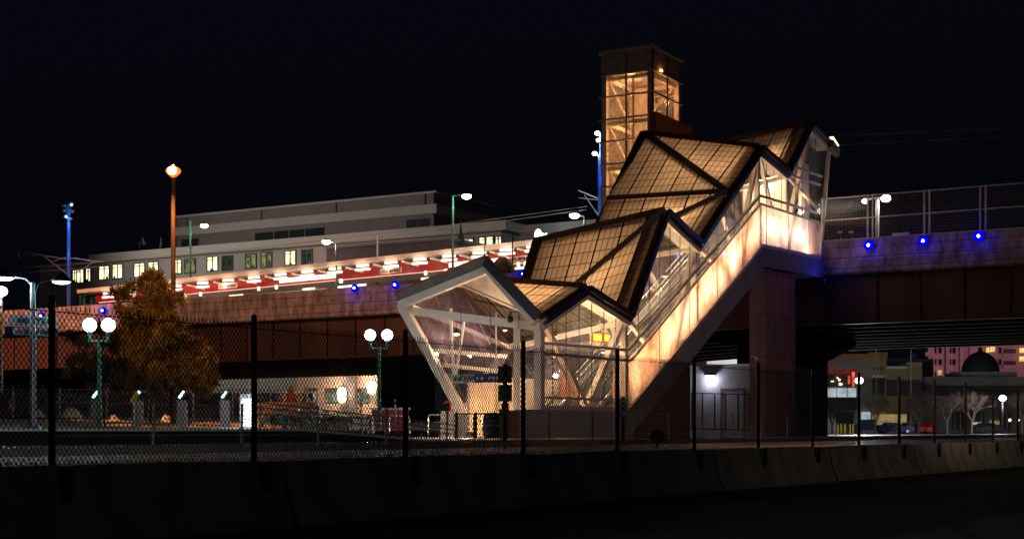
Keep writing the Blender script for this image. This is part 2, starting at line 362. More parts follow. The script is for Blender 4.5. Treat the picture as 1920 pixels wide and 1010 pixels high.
# platform with ramp down towards the stair house
PE = -2.5
tA = tw(WP(560, 803, PE))[0]; tB = tw(WP(855, 829, PE))[0]; zB = WP(855, 829, PE).z
g = MB()
prof = [(-60, 1.185), (tA, 1.195), (tB, zB)]
for (ta, za), (tb, zb) in zip(prof, prof[1:]):
    P = [S(ta,PE,GZ-.05),S(tb,PE,GZ-.05),S(tb,9,GZ-.05),S(ta,9,GZ-.05),S(ta,PE,za-.05),S(tb,PE,zb-.05),S(tb,9,zb-.05),S(ta,9,za-.05)]
    g.hexa(P)
pf = thing('station_platform', 'dark low railway platform with a pale edge and a ramp sinking to the stair house', 'platform', S(-10,0,GZ))
g.build('platform_wall', 'under', pf)
g = MB()
for (ta, za), (tb, zb) in zip(prof, prof[1:]): g.hexa([S(ta,PE-.06,za-.05),S(tb,PE-.06,zb-.05),S(tb,PE+.5,zb-.05),S(ta,PE+.5,za-.05),S(ta,PE-.06,za+.01),S(tb,PE-.06,zb+.01),S(tb,PE+.5,zb+.01),S(ta,PE+.5,za+.01)])
g.build('platform_edge', 'white', pf)
g = MB(); g.lbox(tB, 1.2, PE, 6, GZ-.05, GZ+.2); g.build('plaza_slab', 'white', pf)
# bank behind the platform
g = MB(); rows = 7; cols = 60; vs = []
for j in range(rows+1):
    for i in range(cols+1):
        tt = -55+i*1.9; ww = 9+j*2.6; f_ = j/rows
        if tt > -18+55*0: pass
        z = 1.15+f_*.62+R.uniform(-.07, .07)*(0 < j)
        vs.append(S(tt-ww*0, ww, z))
fs = [(j*(cols+1)+i, j*(cols+1)+i+1, (j+1)*(cols+1)+i+1, (j+1)*(cols+1)+i) for j in range(rows) for i in range(cols) if i*1.9-55 < 22]
g.add(vs, fs); tag(g.build('earth_bank', 'bank', smooth=True), 'pinkish bank of earth and old snow behind the platform', kind='structure')

# ------------------------------------------------------------------ front barrier + chain link fence
prof = [(-.30, 0), (-.30, .08), (-.17, .32), (-.08, .81), (.08, .81), (.17, .32), (.30, .08), (.30, 0)]
sp = 3.05
first = -1.16*sp+0
def barrier(s0, L, label):
    g = MB(); n = 6; P = []; bev = [.03, 0, 0, 0, 0, .03]
    for k in range(n+1):
        s = s0+L*k/n
        for (o_, z) in prof:
            dz = -.02 if (k in (0, n) and z > .8) else 0
            q = FP(s, o_*(.94 if k in (0, n) else 1)+R.uniform(-.004, .004), z+dz+(R.uniform(-.004, .004) if z > 0 else 0)); P.append(q)
    m = len(prof); fs = [(k*m+i, (k+1)*m+i, (k+1)*m+(i+1)%m, k*m+(i+1)%m) for k in range(n) for i in range(m)]
    fs += [tuple(range(m)), tuple(reversed(range(n*m, n*m+m)))]
    g.add(P, fs); return tag(g.build('concrete_barrier', 'barrier'), label, 'barrier', 'concrete barriers along the road')
lab = ['concrete barrier cut by the bottom left corner of the photo', 'stained concrete barrier under the leftmost black fence posts', 'dark concrete barrier below the globe lamps and the ramp', 'dark concrete barrier in front of the stair house base', 'concrete barrier in front of the lavender building',
       'concrete barrier below the column and the first parked cars', 'concrete barrier with pale scuffed foot below the lamp and the bare trees', 'concrete barrier with a reflector tab, fourth from the right edge', 'concrete barrier with a reflector tab, third from the right edge', 'small far concrete barrier, second from the right edge', 'farthest concrete barrier at the right edge of the photo']
s = (1.16-2.05*1-.0)*sp-6.2
for i, L in enumerate(lab):
    bo = barrier(s, 6.15, L)
    if i >= 7: g = MB(); c = FP(s+4.5, -.1, .72); g.box(c+Vector((0,0,.02)), .10, .03, .16, fd.to_3d()); g.build('reflector', 'white', bo)
    s += 2.05*sp
fence = thing('chain_link_fence', 'tall black chain link fence on posts along the top of the concrete barrier', 'fence', FP(0, 0, .81))
fz0, fz1 = .80, 2.46
d_ = .0312; st = .039
nw = int(3.05/d_); nn = int((fz1-fz0)/st)
def chain(rw):
  g = MB()
  for i in range(nw):
      pts = []
      for k in range(nn+1):
          x = (i+((k+i) % 2))*d_; z = fz0+k*st; y = .004*(1 if (k+i) % 2 else -1)
          pts += [(x, y, z-.007), (x, y, z+.007)]
      pts[-1] = (pts[-1][0], 0, pts[-1][2]+.03)
      P = []
      for (x, y, z) in pts: P += [(x-rw, y, z), (x+rw, y, z), (x, y+rw*1.5, z)]
      fs = []
      for k in range(len(pts)-1):
          q = k*3
          fs += [(q, q+1, q+4, q+3), (q+1, q+2, q+5, q+4), (q+2, q, q+3, q+5)]
      g.add(P, fs)
  me = bpy.data.meshes.new('chain_mesh'); me.from_pydata(g.v, [], g.f); me.materials.append(M['wire']); me.update(); return me
chain_me = [chain(.0050), chain(.0030), chain(.0019)]
fang = math.atan2(fd.y, fd.x)
for i in range(-2, 16):
    s = i*sp
    pm = bpy.data.objects.new('mesh_panel', chain_me[0 if i < 5 else 1 if i < 8 else 2]); C.objects.link(pm); pm.parent = fence
    pm.location = FP(s+.0, .02, 0)-FP(0, 0, .81); pm.rotation_euler = (0, 0, fang)
    if i >= -1:
        g = MB(); p = FP(s, -.045, 0); g.tube(p+UP*.42, p+UP*(2.52+R.uniform(-.02,.03)), .036, n=10); g.ball(p+UP*2.53, .036, 10)
        g.build('post', 'black', fence)
        g = MB(); g.box(FP(s+.09, -.17, .62), .13, .03, .36, fd.to_3d()); g.build('bracket', 'black', fence)
g = MB(); g.path([FP(i*sp, .0, 2.40-.0) if i % 1 == 0 else FP(i*sp, 0, 2.39) for i in range(-2, 17)], .006, 5); g.build('top_wire', 'wire', fence)

# inner low fence between ballast and road
Z0 = 35.; q0 = Vector((-673*Z0/F, Z0)); low = thing('wire_fence', 'low fence of thin rusty posts standing in the ballast behind the barrier', 'fence', (q0.x, q0.y, GZ))
for i in range(-1, 14):
    q = q0+fd*(i*3.0); g = MB(); tp = 1.84+R.uniform(-.05, .03)
    g.bar(Vector((q.x, q.y, GZ)), Vector((q.x+R.uniform(-.03,.03), q.y, tp)), .055, .04); g.build('post', mat('rusty_post', (.26, .20, .16), .7, var=.6, scale=8) if i == -1 else bpy.data.materials['rusty_post'], low)
g = MB()
for z in (1.78, 1.45, 1.05): g.tube(Vector(((q0-fd*3).x, (q0-fd*3).y, z)), Vector(((q0+fd*39).x, (q0+fd*39).y, z)), .006, n=4)
g.build('line_wire', 'galv', low)

# ------------------------------------------------------------------ stair house (folded glass and panel enclosure)
st_ = thing('stair_enclosure', 'glowing zigzag stair house of glass and folded translucent roofs climbing to the viaduct', 'station entrance', S(6, 2, GZ))
E = [S(0,0,5.64), S(3.76,0,7.16), S(7.83,0,6.26), S(11.73,0,11.39), S(15.6,0,10.33), S(23.8,0,16.35), S(28.0,0,15.69), S(31.8,0,19.05), S(35.7,0,18.35)]
FW = 6.8
Fp = [S(0,6.55,6.68), S(3.6,FW,7.92), S(8.8,FW,5.3), S(11.73,FW,10.43), S(16.4,FW,9.9), S(23.8,FW,17.75), S(28.6,FW,14.6), S(31.8,FW,18.2), S(35.2,FW,17.2)]
A0 = S(0,2.18,7.95); A1 = Fp[0]
Mn = S(19.3,0,13.3); Gn = S(19.24,FW,13.47)
def near_off(p, o): return p-V3*o
faces = [(E[0],E[1],Fp[1]), (A0,E[0],Fp[1]), (A0,Fp[1],A1), (E[1],E[2],Fp[2]), (E[1],Fp[2],Fp[1]), (E[2],E[3],Fp[2]), (E[3],Fp[3],Fp[2]), (E[3],E[4],Fp[4]), (E[3],Fp[4],Fp[3]),
         (E[4],Mn,Fp[4]), (Fp[4],Mn,Gn), (Gn,Mn,Fp[5]), (Mn,E[5],Fp[5]), (E[5],E[6],Fp[6]), (E[5],Fp[6],Fp[5]), (E[6],E[7],Fp[7]), (E[6],Fp[7],Fp[6]), (E[7],E[8],Fp[8]), (E[7],Fp[8],Fp[7])]
groups_ = [[0],[1,2],[3,4],[5,6],[7,8],[9,10,11,12],[13,14],[15,16],[17,18]]
for gi, gl in enumerate(groups_):
    g = MB()
    for k in gl:
        tri = faces[k]; uv = []
        for p in tri:
            t_, w__ = tw(p)
            uv.append((w__+.4, math.hypot(t_, p.z)*(1 if gi % 2 else 1.0)))
        nrm = (tri[1]-tri[0]).cross(tri[2]-tri[0]).normalized(); nrm = nrm if nrm.z > 0 else -nrm
        g.add([p+nrm*.05 for p in tri], [(0,1,2)], [uv])
    g.build('roof_panel', 'slate' if gi == 1 else 'panel', st_)
g = MB(); g.poly([A0-UP*.12, E[0]-UP*.12, Fp[1]-UP*.12]); g.poly([A0-UP*.12, Fp[1]-UP*.12, A1-UP*.12]); g.build('soffit', 'ceiling', st_)
# dark beams on ridges, valleys and creases
def beam(p, q, wd=.32, dp=.28, m='beam', nm='roof_beam', lift=.1):
    g = MB(); g.bar(p+UP*lift, q+UP*lift, wd, dp); g.build(nm, m, st_)
for i in range(1, 9): beam(E[i], Fp[i], .27, .26)
beam(E[3], Fp[2], .34, .22); beam(Mn, Fp[5], .36, .22); beam(Mn, Gn, .34, .22); beam(Mn, Fp[4], .34, .22); beam(E[0], Fp[1], .2, .2); beam(E[1], Fp[2], .2, .2)
for i in range(1, 8): beam(Fp[i], Fp[i+1], .5, .3, nm='eave_beam')
for a_, c_ in zip(E, E[1:]):      # near edge beam, and an added plate below that shades the panel margin
    beam(a_+V3*.02, c_+V3*.02, .2, .12, nm='eave_beam', lift=.06)
    g = MB(); D = (c_-a_).normalized(); g.bar(a_+V3*.55-UP*.24+D*.15, c_+V3*.55-UP*.24-D*.15, 0.66, .03); g.build('ceiling_and_shading_board', 'ceiling', st_)
# near fascia (blue-black) with a cream rafter under it
g = MB(); En = [near_off(p, .26) for p in E]
for a_, c_ in zip(En, En[1:]):
    D = (c_-a_).normalized(); g.bar(a_-D*.05, c_+D*.05, .12, .22); g.bar(a_-UP*.2-D*.02+V3*.1, c_-UP*.2+D*.02+V3*.1, .1, .14)
g.build('edge_fascia', 'darkmet', st_)
g = MB()
for a_, c_ in zip(E, E[1:]): g.bar(a_-UP*.34-V3*.02, c_-UP*.34-V3*.02, .2, .26)
g.build('rafter', 'cream', st_)
g = MB()
for i in range(1, 8): g.bar(E[i]-UP*.25, Fp[i]-UP*.25, .2, .22)
for a_, c_ in ((Mn,Fp[5]), (Mn,Gn), (Mn,Fp[4]), (E[3],Fp[2])): g.bar(a_-UP*.22, c_-UP*.22, .16, .2)
g.build('ceiling_beam', 'cream', st_)
# portal
po = .55
a0, a1, e0 = A0-B3*po, A1-B3*po, E[0]-B3*po
portal = MB(); portal.bar(a1-UP*.22, a0-UP*.22, .28, .42, up=(0,0,1)); portal.bar(a0-UP*.22, e0-UP*.2-V3*.05, .28, .36)
pf_ = portal.build('portal_frame', 'cream', st_)
g = MB()
tip = WP(868, 766, 3.74); tip = S(-.1, 3.74, 1.95)
g.bar(a1-UP*.2+B3*.1, tip, .36, .3, up=B3); g.build('leaning_leg', 'cream', st_)
g = MB(); g.bar(tip, Fp[2]-UP*.3, .3, .3); g.build('leaning_leg', 'cream', st_)
g = MB(); g.bar(a1+V3*.1+UP*.05-B3*.12, a0-B3*.12+UP*.05, .1, .36); g.build('slate_edge', 'slate', st_)
g = MB(); g.bar(a1+V3*.1+UP*.26-B3*.1, a0-B3*.1+UP*.26, .34, .06); g.build('edge_flashing', 'corten', st_)
g = MB(); D = (e0-a0).normalized(); g.bar(a0-B3*.18+UP*.05, e0-B3*.18-V3*.25+UP*.02, .16, .40); g.build('edge_fascia', 'darkmet', st_)
g = MB(); g.bar(a1+V3*.0-UP*.45+B3*.5, E[0]-UP*.35, .24, .34); g.build('tie_beam', 'cream', st_)
g = MB(); g.bar(S(.1,.15,GZ+.2), S(.1,.15,5.5), .32, .32, up=B3); g.build('corner_post', 'cream', st_)
px = tw(TP(969,700,-.1)); g = MB(); g.bar(S(-.1,px[1],GZ+.2), S(-.1,px[1],5.9), .2, .2, up=B3); g.tube(S(-.3,px[1],5.9), S(-.3,px[1],6.25), .03); g.build('post', 'cream', st_)
px = tw(TP(930,700,.3)); g = MB(); g.bar(S(.3,px[1],GZ+.2), S(.3,px[1],6.0), .05, .05, up=B3); g.build('post', 'cream', st_)
for (x0, y0, x1, y1) in ((845,578,851,718), (872,590,853,715)):
    g = MB(); g.bar(TP(x0,y0,.5), TP(x1,y1,.5), .09, .09, up=B3); g.build('strut', 'white', st_)
# side truss of the far wall (leans outwards)
base = [S(0,3.74,1.95), S(7.4,3.74,1.95), S(24.15,3.9,10.9), S(35.2,3.9,10.9)]
def base_at(t_):
    for p, q in zip(base, base[1:]):
        a_, c_ = tw(p)[0], tw(q)[0]
        if t_ <= c_: f_ = (t_-a_)/(c_-a_); return p.lerp(q, f_)
    return base[-1]
g = MB(); tops = list(Fp); tops[0] = A1
uvz = []
for i in range(8):
    if i == 0: cc = [base_at(0), base_at(3.7), tops[1], tops[0]]
    else: cc = [base_at(tw(tops[i])[0]), base_at(tw(tops[i+1])[0]), tops[i+1], tops[i]]
    g.add(cc, [(0,1,2,3)])
g.build('far_wall', 'farglass', st_)
g = MB()
for i in range(46):       # vertical joints of the far wall
    t_ = .5+i*1.5
    if t_ > 34.5: break
    for k in range(8):
        ta, tb = tw(tops[k])[0], tw(tops[k+1])[0]
        if ta <= t_ <= tb: top = tops[k].lerp(tops[k+1], (t_-ta)/(tb-ta)); g.bar(base_at(t_)-V3*.03, top-V3*.03, .02, .02, up=B3)
g.build('far_mullion', 'officedark', st_)
g = MB(); g.lbox(.4, 9.6, 3.66, 3.78, GZ+.1, 3.45); g.build('lobby_wall', 'ceiling', st_)
for a_, c_ in ((A1, Fp[2]),):
    g = MB(); g.bar(a_-UP*.3-V3*.2, c_-UP*.3-V3*.2, .2, .2); g.build('far_brace', 'cream', st_)
bt = [base_at(0), base_at(8.8), base_at(14), base_at(19.3), base_at(24.2), base_at(29.5), base_at(34.5)]
for a_, c_ in ((Fp[2], bt[2]), (bt[2], Fp[3]), (Fp[4], bt[2]), (Fp[4], bt[3]), (Gn, bt[3]), (Fp[5], bt[4]), (Fp[6], bt[4]), (Fp[6], bt[5]), (Fp[7], bt[5]), (Fp[7], bt[6])):
    g = MB(); g.bar(a_-UP*.3-V3*.15, c_-V3*.15, .24, .24); g.build('far_brace', 'cream', st_)
for (x0, y0, x1, y1) in ((818,657,948,668), (832,684,948,697), (866,755,948,761)):
    p, q = WP(x0,y0,4.6), WP(x1,y1,4.6); g = MB(); g.bar(p, q, .14, .16); g.build('far_girt', 'white', st_)
# end frame over the viaduct
g = MB(); g.bar(S(33.7,.05,10.9), S(35.1,-.05,18.0), .2, .2, up=B3); g.build('end_post', 'cream', st_)
g = MB(); g.bar(S(33.7,3.8,10.9), S(35.1,FW,17.2), .2, .2, up=B3); g.build('end_post', 'cream', st_)
g = MB(); g.poly([S(33.8,0,13.9), S(33.8,3.8,13.9), Fp[8]-B3*.3, E[8]-B3*.6]); g.build('end_glass', 'glass', st_)
g = MB(); g.bar(S(34.7,-.3,18.35), S(36.0,-.3,17.95), .3, .5); g.build('gutter_end', 'slate', st_)
g = MB(); g.bar(S(34.9,-.28,18.75), S(35.9,-.28,18.4), .25, .06); g.build('gutter_light', 'e_warm', st_)
# near facade
sill = [WP(1010,765,0), WP(1180,767,0), WP(1428,461,0), WP(1538,484,0)]
rail1 = [WP(1015,643,0), WP(1176,656,0), WP(1424,367,0), WP(1534,400,0)]
rail2 = [WP(1015,664,0), WP(1182,676,0), WP(1425,382,0), WP(1535,417,0)]
def along(line, t_):
    for p, q in zip(line, line[1:]):
        a_, c_ = tw(p)[0], tw(q)[0]
        if t_ <= c_ or q is line[-1]: return p.lerp(q, max(0, min(1.05, (t_-a_)/(c_-a_))))
for nm, ln, wd, dp in (('facade_rail', rail1, .12, .12), ('facade_rail', rail2, .1, .1), ('sill', sill, .16, .22)):
    g = MB()
    for p, q in zip(ln, ln[1:]): g.bar(p-V3*.02, q-V3*.02, wd, dp)
    g.build(nm, 'cream', st_)
g = MB(); g.bar(WP(1017,745,0), WP(1168,750,0), .1, .1); g.build('facade_rail', 'cream', st_)
g = MB(); g.bar(WP(1487,312,0), WP(1541,331,0), .1, .12); g.bar(WP(1478,327,0), WP(1538,347,0), .1, .12); g.build('facade_rail', 'cream', st_)
def roofz(t_):
    for p, q in zip(E, E[1:]):
        a_, c_ = tw(p)[0], tw(q)[0]
        if a_ <= t_ <= c_: return p.lerp(q, (t_-a_)/(c_-a_))
    return E[-1]
keys = sorted(set([.05, 3.76, 7.83, 11.73, 15.6, 23.8, 24.15, 28.0, 31.8, 33.7]))
g = MB(); gl_ = MB(); gi_ = MB()
for a_, c_ in zip(keys, keys[1:]):
    ra, rc = roofz(a_)-UP*.3, roofz(c_)-UP*.3
    if a_ < 7.8: g.add([along(sill,a_), along(sill,c_), rc, ra], [(0,1,2,3)])
    else:
        g.add([along(rail2,a_), along(rail2,c_), rc, ra], [(0,1,2,3)])
        tgt = gi_ if a_ >= 24.1 else gl_
        tgt.add([along(sill,a_)+V3*.01, along(sill,c_)+V3*.01, along(rail2,c_)+V3*.01, along(rail2,a_)+V3*.01], [(0,1,2,3)])
g.build('clear_glazing', 'glass', st_); gl_.build('frosted_glazing', 'frost', st_); gi_.build('worn_frosted_glazing', 'icy', st_)
g = MB()
for k in range(30):
    t_ = .9+k*1.14
    if t_ > 33.6: break
    g.bar((along(sill, t_) if k % 3 == 0 or t_ < 7.5 else along(rail2, t_))-V3*.02, roofz(t_)-UP*.3-V3*.02, .028, .028, up=B3)
g.build('glazing_joint', 'darkmet', st_)
tz = lambda x, y, w_=.3: WP(x, y, w_)
for (x0,y0,x1,y1,wd) in ((1020,603,1098,762,.22),(1166,605,1100,762,.26),(1181,604,1246,688,.2),(1246,690,1300,470,.26),(1312,466,1374,528,.2),(1374,530,1418,300,.24),(1425,296,1462,470,.2),(1480,335,1538,398,.14),(1466,470,1514,262,.24)):
    g = MB(); g.bar(tz(x0,y0), tz(x1,y1), wd, wd); g.build('side_brace', 'cream', st_)
for t_, top in ((7.83, E[2]), (15.6, E[4]), (24.0, E[5])):
    g = MB(); p = along(sill, t_)+V3*.2; g.bar(p, Vector((p.x, p.y, top.z-.3)), .28, .22, up=B3); g.build('side_post', 'cream', st_)
# stringer, landing beam, base wall, precast wedge, column
def strip(top, hz, th, w0=0.):
    g = MB()
    for p, q in zip(top, top[1:]):
        a_, c_ = p-V3*(0.1-w0)-UP*.1, q-V3*(0.1-w0)-UP*.1
        g.hexa([a_-UP*hz, c_-UP*hz, c_-UP*hz+V3*th, a_-UP*hz+V3*th, a_, c_, c_+V3*th, a_+V3*th])
    return g
foot = WP(1180, 770, 0); kn = sill[2]; en = sill[3]+B3*.2
lowp = S(7.4, 0, 1.6)
g = strip([S(7.0,0,1.75), kn], 1.25, 3.9); g.build('stringer', 'stringer', st_)
g = strip([kn, en], 1.02, 3.9); g.build('landing_beam', 'stringer', st_)
g = MB(); g.lbox(-.05+WP(975,800,0).x*0-1.6, 7.0, -.12, .25, GZ-.05, 1.98); g.build('base_wall', 'concrete', st_)
g = MB(); wt0, wt1 = tw(WP(1192,800,.1))[0], tw(WP(1294,800,.1))[0]
z1 = along(sill, wt1).z-1.3
cs = [S(wt0,.1,GZ-.05), S(wt1,.1,GZ-.05), S(wt1,.1,z1), S(wt0,.1,1.05)]
g.poly(cs, V3*3.3); ln_ = wt1-wt0
g.uv[0] = [(0,0),(ln_,0),(ln_,z1-GZ),(0,.4)]; g.build('precast_wall', 'rust', st_)
def pierbox(t0,t1,w0,w1,z0,z1):
    g = MB(); P = [S(t0,w0,z0),S(t1,w0,z0),S(t1,w1,z0),S(t0,w1,z0),S(t0,w0,z1),S(t1,w0,z1),S(t1,w1,z1),S(t0,w1,z1)]
    L_, W_, H_ = t1-t0, w1-w0, z1-z0
    g.add(P, [(0,3,2,1),(4,5,6,7),(0,1,5,4),(1,2,6,5),(2,3,7,6),(3,0,4,7)], [[(0,0)]*4,[(0,0)]*4,[(0,0),(L_,0),(L_,H_),(0,H_)],[(0,0),(W_,0),(W_,H_),(0,H_)],[(0,0),(L_,0),(L_,H_),(0,H_)],[(W_,0),(0,0),(0,H_),(W_,H_)]])
    return g
pt0, pt1 = tw(WP(1436,800,.05))[0], tw(WP(1491,800,.05))[0]
g = pierbox(pt0, pt1, .05, 1.0, GZ-.05, kn.z-1.14); g.build('column', 'pier', st_)
# floors, stairs and escalators
g = MB(); g.lbox(.3, 7.2, .3, 3.7, GZ, GZ+.24); g.build('lobby_floor', 'concrete', st_)
g = MB(); g.lbox(24.1, 34.2, .05, 3.9, kn.z-.3, kn.z-.05); g.build('landing_floor', 'concrete', st_)
g = MB(); n = 62; t0, t1_, z0, z1 = 6.2, 24.1, GZ+.24, kn.z-.05
for i in range(n): g.lbox(t0+(t1_-t0)*i/n, t0+(t1_-t0)*(i+1)/n, 2.95, 3.65, z0+(z1-z0)*i/n-.25, z0+(z1-z0)*(i+1)/n)
sg = g.build('staircase', 'concrete', st_)
g = MB()
for w_ in (2.98, 3.62):
    for h in (.95, .6): g.tube(S(t0,w_,z0+h), S(t1_,w_,z1+h), .03)
    for i in range(12): t_ = t0+(t1_-t0)*(i+.5)/12; z = z0+(z1-z0)*(i+.5)/12; g.tube(S(t_,w_,z), S(t_,w_,z+.95), .02, n=6)
g.build('handrail', 'silver', sg)
for k, wc in enumerate((1.35, 2.35)):
    g = MB(); za, zb = GZ+.24, kn.z-.05; ta, tb = 4.6, 24.2
    P = lambda t_, w_, z: S(t_, w_, z)
    for w_ in (wc-.42, wc+.38):
        pr = [(ta-1.2, za), (ta, za), (tb, zb), (tb+1, zb), (tb+1, zb+.35), (tb-.3, zb+.35), (ta+.3, za+.35), (ta-1.2, za+.35)]
        g.poly([S(t_, w_, z) for t_, z in pr], V3*.06)
    eo = g.build('escalator', 'silver', st_)
    g = MB(); m_ = 50
    for i in range(m_): g.lbox(ta+(tb-ta)*i/m_, ta+(tb-ta)*(i+1)/m_, wc-.34, wc+.36, za+(zb-za)*i/m_-.1, za+(zb-za)*(i+1)/m_+.05)
    g.build('step_band', 'darkmet', eo)
    g = MB()
    for w_ in (wc-.39, wc+.41):
        g.poly([S(ta-1, w_, za+.35), S(ta+.2, w_, za+.35), S(tb-.3, w_, zb+.35), S(tb+.8, w_, zb+.35), S(tb+.8, w_, zb+.92), S(tb-.4, w_, zb+.92), S(ta, w_, za+.92), S(ta-1, w_, za+.92)])
    g.build('balustrade_glass', 'glass', eo)
    g = MB()
    for w_ in (wc-.39, wc+.41): g.path([S(ta-1.1, w_, za+.6), S(ta-1, w_, za+.95), S(ta, w_, za+.95), S(tb-.4, w_, zb+.95), S(tb+.9, w_, zb+.95)], .045)
    g.build('handrail', 'black', eo)
# inner lit partition near the top, vertical panels at the foot
g = MB(); g.lbox(30.6, 30.8, 1.0, 3.7, kn.z, 17.6); g.build('lobby_partition', 'white', st_)
g = MB()
for (xa, xb, xc) in ((1048,1082,1050), (1150,1182,1152), (1066,1078,1064)):
    g.poly([WP(xa,748,.5), WP(xb,748,.5), WP(xc,688,.5)], V3*.05)
g.build('lobby_fin', 'frost', st_)
g = MB(); g.lbox(31.9, 33.3, .55, .7, kn.z, 16.9); g.build('lobby_panel', 'white', st_)
light('panel_light', S(31.5,.28,11.5), (1,.50,.22), 60, .08, st_); light('panel_light', S(31.6,.3,14.6), (1,.50,.22), 34, .08, st_)
# lamps inside the stair house
def inlamp(t_, w_, z, P, rod=.5, r=.11):
    g = MB(); g.lathe(S(t_, w_, z), [(r*.3, .22), (r*.6, .16), (r, 0), (r*.98, -.01)], 12); g.tube(S(t_, w_, z+.2), S(t_, w_, z+rod), .015, n=5)
    o = g.build('ceiling_lamp', 'black', st_); g = MB(); g.ball(S(t_, w_, z-.03), r*.75, 10, .5); g.build('bulb', 'e_warm', o)
    light('ceiling_light', S(t_, w_, z-.12), WARM, P, .12, st_)
inlamp(1.0, 4.7, 5.25, 380, .7, .18)
g = MB(); g.box(S(-1.2, 2.6, GZ+.35), .3, .2, .2, V3); g.build('floor_uplight', 'black', st_); light('portal_fill_light', S(-1.6, 2.6, GZ+.9), (1,.72,.52), 170, .2, st_)  # box and light added to brighten the portal
for t_, w_, z, P in ((4.0, 1.6, 5.2, 620), (4.5, 4.4, 5.6, 420), (8.2, 1.4, 4.7, 330), (8.6, 4.2, 4.6, 240), (11.8, 2.2, 7.6, 420), (15.4, 1.7, 8.8, 330), (15.8, 4.6, 8.6, 240), (19.3, 2.4, 11.6, 420), (23.2, 2.3, 13.8, 420), (25.6, 4.6, 13.6, 160), (28.1, 1.8, 13.9, 300), (30.2, 2.4, 16.2, 420)):
    inlamp(t_, w_, z, P)
# linear washers behind the frosted band
def strip_light(p, q, P, col, hgt=.14):
    d = bpy.data.lights.new('linear_washer', 'AREA'); d.shape = 'RECTANGLE'; d.size = (q-p).length; d.size_y = hgt; d.energy = P; d.color = col
    o = bpy.data.objects.new('linear_washer', d); C.objects.link(o); X = (q-p).normalized(); Z = V3; Y = Z.cross(X)
    o.matrix_world = Matrix.Translation((p+q)/2) @ Matrix((X, Y, Z)).transposed().to_4x4(); o.parent = st_; o.location = (p+q)/2-ORG[st_.name]
mids = [(7.9, 12.0), (12.0, 16.0), (16.0, 20.0), (20.0, 23.9), (24.3, 29.0), (29.0, 33.4)]
for (ta, tb), P, col in zip(mids, (118, 116, 108, 98, 74, 58), ((1,.47,.20),(1,.54,.29),(1,.58,.35),(1,.62,.42),(1,.66,.54),(1,.74,.72))):
    pa = (along(sill, ta)+along(rail2, ta))/2+V3*.75; pb = (along(sill, tb)+along(rail2, tb))/2+V3*.75
    g = MB(); g.bar(pa+V3*.06, pb+V3*.06, .06, .18, up=UP); g.build('wall_washer', 'white', st_); strip_light(pa, pb, P, col)
for t_, w_, P in ((1.0, 2.6, 150), (3.2, 2.2, 190), (5.8, 2.4, 210), (7.6, 2.6, 170), (6.9, .75, 90), (2.5, .75, 90)):
    g = MB(); g.lathe(S(t_, w_, GZ+.24), [(.12,0),(.12,.12),(.08,.16)], 10); g.build('floor_uplight', 'black', st_)
    light('floor_light', S(t_, w_, GZ+.75), (1, .45, .16), P, .12, st_)
# amber display, camera dome, hanging sign
dp = thing('departure_display', 'small amber lit display hanging inside the glass lobby', 'display', S(6.5,1.6,4.2))
c0 = WP(1108,632,1.4); c1 = WP(1141,633,1.4); mid = (c0+c1)/2
g = MB(); g.bar(c0-UP*0, c1, .12, .44); g.build('housing', mat('amber_housing', (.7, .35, .12), .5), dp)
g = MB()
for a_, c_ in ((.08,.52), (.66,.96)): g.bar(c0.lerp(c1,a_)-V3*.07, c0.lerp(c1,c_)-V3*.07, .02, .3)
g.build('lit_panel', 'e_amber', dp); g = MB(); g.tube(mid+UP*.2, mid+UP*1.9, .02, n=6); g.build('hanger', 'cream', dp)
cm = thing('dome_camera', 'dark dome camera hanging from the post in the portal', 'camera', TP(957,598,-.4))
c = TP(957,598,-.4); g = MB(); g.ball(c, .13, 14, 1.15); g.tube(c+UP*.1, c+UP*.3, .04); g.bar(c+UP*.3, c+UP*.3-V3*.4, .05, .05); g.build('housing', 'black', cm)
sg_ = thing('direction_sign', 'long hanging direction sign with a white part and two blue parts in the portal', 'sign', TP(893,710,-2))
tq = -2.0; a_, c_ = TP(848,710,tq), TP(940,708,tq); 
g = MB(); p0 = a_; p1 = a_.lerp(c_, .46); g.bar(p0, p1, .1, .34); g.build('white_board', 'signgrey', sg_)
g = MB(); g.bar(a_.lerp(c_,.47), a_.lerp(c_,.70), .1, .34); g.bar(a_.lerp(c_,.715), c_, .1, .34); g.build('blue_board', 'signblue', sg_)
X = (c_-a_).normalized(); nn_ = X.cross(UP).normalized()
fr = lambda f_: a_.lerp(c_, f_)+nn_*.07
text('TRAX', 'lettering', 'ink', sg_, fr(.34), X, .27)
g = MB()
for f_ in (.08, .17): g.lathe(fr(f_), [(.085,-.004),(.085,.004)], 12, nn_)
g.build('green_symbol', 'inkgreen', sg_)
g = MB()
for f_ in (.53, .63, .78, .86, .94): g.lathe(fr(f_), [(.07,-.004),(.07,.004)], 12, nn_)
g.build('white_symbol', 'signwhite', sg_)
g = MB(); g.tube(fr(.2)+UP*.1, fr(.2)+UP*3.3, .015, n=5); g.tube(fr(.8)+UP*.1, fr(.8)+UP*3., .015, n=5); g.build('hanger', 'black', sg_)

